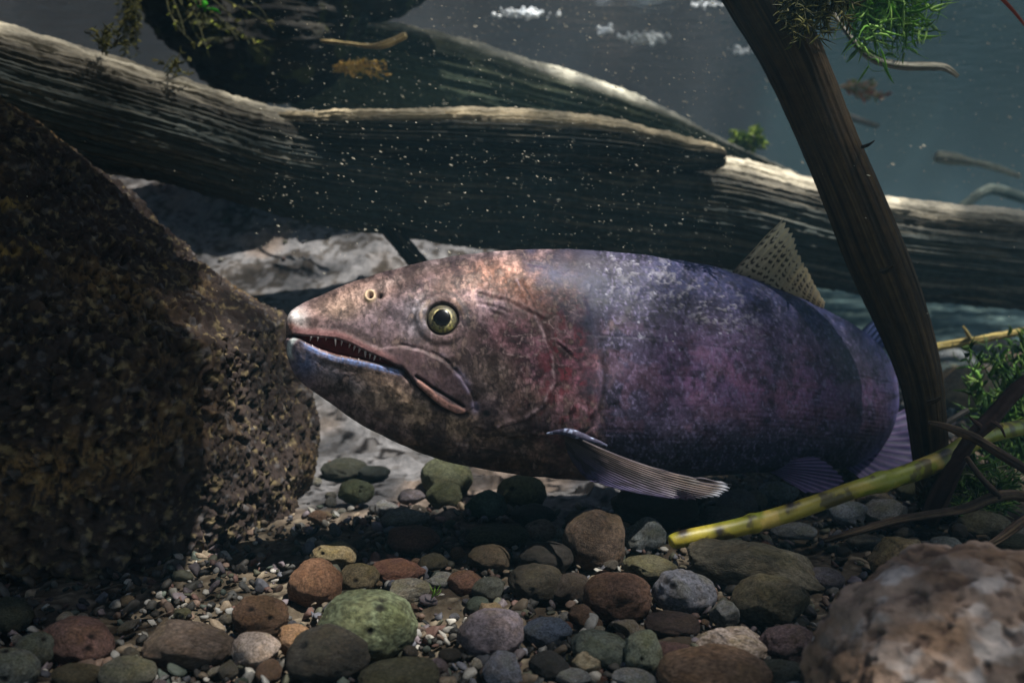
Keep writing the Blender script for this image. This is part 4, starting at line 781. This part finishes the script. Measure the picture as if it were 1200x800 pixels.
ST = [
 (435, 732, 106, 82, (112, 124, 84), 'large moss green speckled stone near the bottom left of centre', .15, 3, 0),
 (575, 743, 76, 58, (134, 118, 132), 'smooth round mauve grey stone at the bottom centre', .2, 0, 0),
 (641, 739, 56, 33, (92, 108, 138), 'oval slate blue stone right of the mauve stone', .0, 0, 0),
 (588, 786, 52, 42, (150, 150, 172), 'pale lavender angular stone at the bottom edge below the mauve stone', .7, 0, 20),
 (470, 792, 92, 36, (86, 82, 56), 'broad dark olive stone at the bottom edge under the moss green stone', .1, 0, 0),
 (384, 768, 94, 66, (62, 56, 48), 'large dark brown grey stone in front left of the moss green stone', .3, 1, 0),
 (371, 684, 62, 56, (150, 98, 58), 'rounded orange brown stone at the boulder foot', .1, 0, 0),
 (306, 724, 64, 48, (112, 78, 52), 'brown stone with a dark hole behind the pale pinkish stone', .2, 2, 10),
 (300, 762, 56, 44, (214, 186, 172), 'pale pinkish white stone left of the moss green stone', .3, 0, 0),
 (347, 750, 46, 34, (186, 134, 84), 'small tan orange stone right of the pale pinkish stone', .3, 0, 20),
 (220, 754, 108, 58, (106, 86, 74), 'wide brown grey stone in shade under the boulder', .4, 0, 0),
 (92, 752, 74, 56, (116, 78, 70), 'reddish brown pitted stone at the lower left', .3, 2, 20),
 (42, 764, 46, 58, (96, 102, 90), 'upright grey green stone left of the reddish pitted stone', .3, 1, 0),
 (14, 786, 64, 50, (150, 150, 136), 'pale grey stone with two dark spots in the bottom left corner', .2, 3, 0),
 (10, 722, 46, 50, (72, 76, 56), 'dim olive stone at the left edge under the boulder', .2, 1, 0),
 (90, 792, 62, 26, (118, 104, 70), 'flat olive brown stone at the bottom edge near the left', .2, 0, 0),
 (150, 790, 62, 40, (128, 124, 104), 'grey green rounded stone at the bottom edge by the wide brown stone', .2, 0, 0),
 (390, 652, 50, 34, (150, 128, 82), 'tan mossy stone just behind the orange brown stone', .4, 2, 0),
 (420, 676, 46, 34, (140, 120, 80), 'lumpy khaki stone touching the orange brown stone on the right', .5, 1, 0),
 (465, 668, 60, 26, (150, 92, 70), 'flat red brown stone in the sunlit gravel left of centre', .5, 0, 0),
 (480, 692, 52, 28, (150, 142, 128), 'rough grey white stone in the sunlit gravel above the moss green stone', .9, 0, 0),
 (518, 680, 34, 22, (160, 158, 156), 'small light grey stone right of the flat red brown stone', .7, 0, 0),
 (545, 684, 42, 30, (140, 92, 70), 'rust coloured stone above the mauve stone', .4, 0, 0),
 (522, 559, 58, 44, (94, 98, 66), 'smooth round olive stone standing out against the pale bed below the jaw', .0, 0, 0),
 (522, 581, 42, 30, (80, 84, 52), 'smaller olive stone leaning in front of the smooth round olive stone', .1, 0, 0),
 (611, 576, 58, 40, (98, 98, 60), 'olive stone on the pale bed under the fish belly', .2, 1, 0),
 (568, 592, 50, 36, (58, 84, 72), 'dark teal green angular stone between the olive stones', .8, 1, 0),
 (417, 577, 46, 30, (100, 108, 76), 'olive stone with dark spots near the boulder edge', .3, 2, 0),
 (404, 549, 50, 26, (70, 72, 60), 'dim flat grey stone beside the boulder edge', .3, 0, 0),
 (437, 554, 40, 18, (60, 68, 66), 'thin dark blue green stone on the pale bed edge', .3, 0, 0),
 (388, 512, 34, 26, (62, 56, 48), 'dark small stone tucked against the boulder flank', .3, 0, 0),
 (452, 596, 30, 22, (128, 128, 138), 'light blue grey stone below the spotted olive stone', .6, 0, 0),
 (481, 582, 32, 20, (110, 100, 112), 'small purplish stone left of the smaller olive stone', .4, 0, 0),
 (474, 607, 52, 24, (112, 112, 108), 'flat grey stone above the dark red brown stone', .5, 0, 0),
 (483, 633, 54, 36, (112, 68, 52), 'dark red brown rounded stone left of centre', .1, 0, 0),
 (583, 628, 64, 30, (80, 78, 52), 'wide dark olive stone under the belly', .2, 0, 0),
 (573, 654, 52, 30, (92, 76, 56), 'dark brown stone right below the wide dark olive stone', .3, 0, 0),
 (506, 659, 34, 22, (86, 78, 56), 'small green brown stone right of the flat red brown stone', .4, 1, 0),
 (571, 690, 36, 28, (104, 106, 96), 'grey green stone right of the rust coloured stone', .4, 0, 0),
 (632, 622, 36, 28, (136, 110, 98), 'small pinkish stone with a hole left of the brown capped stone', .5, 2, 0),
 (626, 604, 48, 26, (50, 48, 42), 'blackish stone behind the small pinkish stone', .2, 0, 0),
 (640, 654, 56, 38, (42, 36, 32), 'near black stone in the fish shadow', .2, 0, 0),
 (628, 684, 66, 46, (58, 50, 36), 'dark olive brown stone in the fish shadow above the slate blue stone', .2, 0, 0),
 (668, 690, 48, 34, (70, 56, 48), 'dim brown stone left of the big round brown stone', .2, 0, 0),
 (698, 633, 72, 72, (92, 70, 54), 'tall brown capped stone under the fish belly', .2, 0, 0),
 (676, 612, 30, 26, (84, 66, 56), 'small brown stone resting against the tall brown capped stone', .2, 0, 0),
 (757, 629, 50, 40, (104, 112, 116), 'blue grey faceted stone at the lower end of the yellow stick', .9, 0, 0),
 (760, 664, 62, 30, (98, 92, 62), 'flat olive stone below the blue grey faceted stone', .4, 0, 0),
 (723, 699, 80, 56, (112, 76, 58), 'big round brown stone at the lower centre right', .1, 0, 0),
 (800, 696, 66, 54, (116, 118, 136), 'knobbly blue grey stone right of the big round brown stone', .5, 2, 0),
 (850, 719, 38, 32, (120, 120, 124), 'small grey faceted stone left of the olive brown block', .9, 0, 0),
 (787, 732, 68, 32, (76, 56, 52), 'dark maroon stone under the knobbly blue grey stone', .4, 0, 0),
 (686, 723, 44, 28, (116, 84, 62), 'tilted brown stone below the dim brown stone', .5, 0, 35),
 (737, 737, 38, 24, (160, 142, 128), 'pale beige wedge stone above the sage green stone', .8, 0, 15),
 (755, 766, 50, 48, (138, 146, 122), 'sage green stone with a dark nick at the bottom centre right', .3, 1, 0),
 (702, 760, 72, 44, (96, 106, 96), 'flat grey green stone left of the sage green stone', .3, 0, 15),
 (792, 764, 52, 30, (112, 76, 72), 'maroon flat stone right of the sage green stone', .5, 0, 0),
 (858, 754, 88, 44, (204, 178, 164), 'pinkish white speckled angular stone near the bottom right', .9, 0, 0),
 (836, 790, 132, 52, (156, 114, 78), 'large orange brown stone cut by the bottom edge', .2, 0, 0),
 (688, 776, 36, 28, (186, 166, 130), 'small cream stone with orange stain at the bottom centre', .7, 0, 0),
 (641, 782, 46, 36, (58, 56, 58), 'dark charcoal stone at the bottom between lavender and cream stones', .5, 0, 0),
 (672, 793, 40, 22, (140, 142, 146), 'grey stone at the bottom edge by the charcoal stone', .5, 0, 0),
 (742, 797, 52, 22, (170, 168, 166), 'grey white stone at the bottom edge under the sage green stone', .5, 0, 0),
 (765, 592, 104, 52, (44, 34, 30), 'broad dark stone under the pectoral fin', .2, 0, 0),
 (862, 588, 52, 30, (106, 100, 112), 'grey purple stone at the pectoral fin tip', .4, 0, 0),
 (846, 604, 50, 24, (96, 94, 102), 'flat grey stone between pectoral fin tip and yellow stick', .4, 0, 0),
 (911, 577, 46, 24, (138, 148, 160), 'pale blue stone with a dark dot below the pelvic fin', .2, 1, 0),
 (888, 664, 166, 46, (96, 88, 70), 'long flat dark slab lying under the yellow stick', .7, 0, 7),
 (905, 705, 88, 64, (96, 86, 60), 'blocky olive brown stone below the long slab', .6, 1, 0),
 (966, 678, 40, 26, (106, 98, 116), 'small purple grey stone right of the olive brown block', .1, 0, 0),
 (923, 755, 64, 46, (120, 92, 98), 'purplish speckled stone beside the pinkish white angular stone', .4, 0, 0),
 (918, 787, 60, 32, (102, 104, 90), 'grey green stone at the bottom edge left of the foreground rock', .4, 1, 0),
 (956, 794, 50, 26, (150, 118, 82), 'tan stone at the bottom edge against the foreground rock', .4, 0, 0),
 (1058, 657, 76, 56, (132, 112, 74), 'tan angular stone behind the foreground rock', .8, 1, 0),
 (1034, 600, 52, 30, (156, 152, 150), 'pale grey wedge stone below the yellow stick', .7, 0, -20),
 (991, 601, 50, 28, (140, 148, 162), 'pale blue grey stone under the middle of the yellow stick', .6, 0, 0),
 (1024, 584, 42, 18, (150, 130, 104), 'tan flat stone just under the yellow stick', .5, 0, 0),
 (1108, 640, 38, 24, (120, 128, 130), 'grey stone above the foreground rock edge', .3, 0, 0),
 (1106, 662, 50, 20, (138, 152, 160), 'pale blue flat stone touching the foreground rock', .3, 0, 0),
 (1012, 634, 40, 18, (110, 106, 96), 'small grey stone left of the tan angular stone', .5, 0, 0),
 (1070, 574, 46, 26, (110, 112, 76), 'olive stone at the foot of the leaning branch', .4, 0, 0),
 (1150, 615, 60, 34, (96, 90, 66), 'olive stone under the long dark twig at the right', .4, 0, 0),
 (1190, 640, 50, 28, (90, 88, 60), 'olive stone at the right edge above the foreground rock', .4, 0, 0),
 (930, 622, 50, 20, (130, 134, 140), 'grey stone peeping from behind the long slab', .4, 0, 0),
]
for (px, py, w, h, rgb, lab, ang, pits, rot) in ST:
    stone(px, py, w, h, rgb, lab, 'cobble', 'stone', ang, pits, rot=rot, seed=int(px*7+py), spk=.9 if 'speckled' in lab else .5, bf=.34 if 'slab' in lab[:20] else .82)
# stones standing further back at the right, behind the branch
for (px, py, w, h, rgb, lab) in ((1130, 458, 76, 52, (176, 142, 96), 'tan speckled rock in sunlight right behind the leaning branch'), (1165, 408, 60, 28, (110, 106, 96), 'dim grey stone beyond the straight yellowish twig'),
        (1120, 420, 40, 22, (120, 128, 136), 'small blue grey stone beside the leaning branch under the yellowish twig'), (1195, 425, 44, 26, (130, 108, 84), 'brown stone at the right edge behind the leafy plant'), (1150, 436, 36, 16, (150, 128, 100), 'flat tan stone on top of the sunlit tan rock')):
    stone(px, py, w, h, rgb, lab, 'cobble', 'stone', .4, 0, seed=int(px))
# filler pebbles, each its own thing
variants = [stone_mesh('pebble', 300+i, 4, (.1, .5, .9)[i % 3], 0, .45) for i in range(14)]
for v in variants: v.materials.append(M_stone)
PCOL = [((112, 104, 92), 'grey'), ((128, 92, 66), 'brown'), ((140, 136, 130), 'pale grey'), ((98, 96, 64), 'olive'), ((74, 66, 58), 'dark brown'), ((108, 108, 124), 'blue grey'), ((158, 128, 88), 'tan'), ((130, 80, 62), 'rusty'), ((120, 100, 110), 'mauve'), ((188, 178, 162), 'whitish'), ((80, 94, 80), 'greenish'), ((52, 48, 46), 'blackish')]
DIRS = ['right of', 'below right of', 'just below', 'below left of', 'left of', 'above left of', 'just above', 'above right of']
anchors = list(cells)
def short(l):
    for s in (' at the', ' near the', ' under', ' with', ' in the', ' beside', ' on the', ' between', ' right', ' left', ' lying', ' above', ' below', ' behind', ' standing', ' leaning', ' resting', ' touching', ' tucked', ' cut', ' just', ' against', ' peeping'): 
        i = l.find(s)
        if i > 6: l = l[:i]
    return l
shorts = [short(a[6]) for a in anchors]
used = set(); npb = 0; tries = 0
while npb < 205 and tries < 40000:
    tries += 1
    px = RNG.uniform(-20, 1215); py = 540+265*RNG.uniform()**.85 if RNG.uniform() < .93 else RNG.uniform(400, 560)
    if py < 560 and px < 1105: 
        if not (375 < px < 480): continue
    if px < 340 and py < 700: continue
    if 470 < px < 730 and py < 600 and RNG.uniform() < .85: continue
    w = RNG.choice([12, 16, 20, 26, 34], p=[.28, .3, .22, .14, .06])*RNG.uniform(.85, 1.15)
    d = gpoint(px, py, .004)
    if d > 1.4: continue
    c = P(px, py, d); a0 = w/2*d/FPX
    if any((c[0]-q_[0])**2+(c[1]-q_[1])**2 < (.72*(q_[2]+a0))**2 for q_ in cells): continue
    rgb, cn = PCOL[RNG.integers(len(PCOL))]
    order = sorted(range(len(anchors)), key=lambda i: (anchors[i][3]-px)**2+(anchors[i][4]-py)**2)
    lab = None
    for size in (['small', 'tiny'] if w < 18 else ['little', 'small'] if w < 28 else ['middling', 'fair sized']):
        for i in order[:4]:
            an = anchors[i]; k = int(round(math.degrees(math.atan2(py-an[4], px-an[3]))/45)) % 8
            L_ = f'{size} {cn} pebble {DIRS[k]} the {shorts[i]}'
            if L_ not in used and len(L_.split()) <= 16: lab = L_; break
        if lab: break
    if not lab: continue
    used.add(lab)
    me = variants[RNG.integers(len(variants))]; o = obj('pebble', me, None, None, label=lab, category='pebble', group='small pebbles scattered on the stream bed')
    b0 = a0*RNG.uniform(.7, 1); c0 = a0*RNG.uniform(.5, .8)
    o.location = (c[0], c[1], c0*.55); o.scale = (a0, b0, c0); o.rotation_euler = (RNG.uniform(-.3, .3), RNG.uniform(-.4, .4), RNG.uniform(0, 6.28))
    o.color = stonecol(rgb, RNG.uniform(.6, 1.3))
    cells.append((c[0], c[1], a0, px, py, w, lab)); npb += 1
# fine gravel: nobody could count it
def gravel():
    V0, F0 = ico(2); n = 19000; parts = []
    y = .28+1.6*RNG.uniform(size=n)**1.7; x = RNG.uniform(-1, 1, n)*(y*.62+.05)
    keep = ~((ss(.66, .74, y) > .5) & (x-.30*(y-.8) < .14) & (RNG.uniform(size=n) < .96)); x = x[keep]; y = y[keep]; n = len(x)
    r = np.exp(RNG.normal(math.log(.0026), .42, n)); r = np.clip(r, .0010, .0068)*(1+.5*(y > 1))
    z = ground_z(x, y)+r*.3+RNG.uniform(0, .004, n)*(y < 1)-.003
    shp = []
    for i in range(24):
        v = V0.copy()
        for _ in range(7):
            nn = RNG.normal(size=3); nn /= np.linalg.norm(nn); v = v-nn[None]*np.maximum(0, v@nn-RNG.uniform(.45, .8))[:, None]
        shp.append(v*(1+(fbm(V0*1.3+i*5, i, 3)-.5)[:, None]*.9))
    pal = np.array([S(*q[0]) for q in PCOL])
    A_ = RNG.uniform(0, 6.28, n); Vs = np.empty((n, len(V0), 3)); Cs = np.empty((n, len(V0), 3))
    for i in range(n):
        v = shp[i % 24]*np.array([1, RNG.uniform(.6, 1), RNG.uniform(.5, .85)])*r[i]; ca, sa = math.cos(A_[i]), math.sin(A_[i]); tl = RNG.normal()*.4
        vx = v[:, 0]*ca-v[:, 1]*sa; vy = v[:, 0]*sa+v[:, 1]*ca
        Vs[i, :, 0] = vx+x[i]; Vs[i, :, 1] = vy+y[i]; Vs[i, :, 2] = v[:, 2]+vx*tl+z[i]
        q_ = pal[RNG.integers(len(pal))]; Cs[i] = (q_*.55+q_.mean()*.45)*RNG.uniform(.16, .75)
    F = (F0[None]+(np.arange(n)*len(V0))[:, None, None]).reshape(-1, 3)
    obj('gravel', mesh('gravel', Vs.reshape(-1, 3), F, Cs.reshape(-1, 3)), M_gravel, kind='stuff', label='fine mixed gravel and grit between the stones', category='gravel')
gravel()
# drifting specks in the water
def specks():
    V0, F0 = ico(1); n = 4200; Vs = []; Fs = []
    for i in range(n):
        if i < 2000: px, py, d = RNG.uniform(300, 860), RNG.uniform(0, 300), RNG.uniform(.62, .95)
        elif i < 3600: px, py, d = RNG.uniform(430, 1210), RNG.uniform(-20, 260), RNG.uniform(.9, 1.5)
        elif i < 3900: px, py, d = RNG.uniform(440, 1180), abs(RNG.normal())*34-8, RNG.uniform(1.2, 1.5)
        else: px, py, d = RNG.uniform(0, 1200), RNG.uniform(0, 420), RNG.uniform(.5, 1.2)
        r = np.clip(np.exp(RNG.normal(math.log(.00017), .5)), .00006, .0006)*(d/.8); st = RNG.uniform(1.2, 4.5)
        v = V0*r; v = v*np.array([st, 1, 1]); a = -.45+RNG.normal()*.2
        v = np.stack([v[:, 0]*math.cos(a)-v[:, 2]*math.sin(a), v[:, 1], v[:, 0]*math.sin(a)+v[:, 2]*math.cos(a)], -1)
        Vs.append(v+P(px, py, d)); Fs.append(F0+i*len(V0))
    obj('drifting_specks', mesh('drifting_specks', np.vstack(Vs), np.vstack(Fs)), M_speck, kind='stuff', label='pale specks of silt drifting in the sunlit water', category='specks')
specks()
# the water's own murk
def haze():
    V = np.array([(x, y, z) for x in (-20, 20) for y in (-2.6, 17) for z in (-1.2, .76)], float)
    F = [(0, 1, 3, 2), (4, 6, 7, 5), (0, 4, 5, 1), (2, 3, 7, 6), (0, 2, 6, 4), (1, 5, 7, 3)]
    me = mesh('haze', V, F, smooth=False); m = bpy.data.materials.new('murk'); m.use_nodes = True; t = m.node_tree; t.nodes.clear()
    out = t.nodes.new('ShaderNodeOutputMaterial'); pv = t.nodes.new('ShaderNodeVolumePrincipled')
    pv.inputs['Color'].default_value = (.22, .50, .68, 1); pv.inputs['Density'].default_value = .06; pv.inputs['Anisotropy'].default_value = .2
    t.links.new(pv.outputs[0], out.inputs['Volume']); obj('haze', me, m, kind='stuff', label='faint blue murk of the stream water', category='haze')
haze()
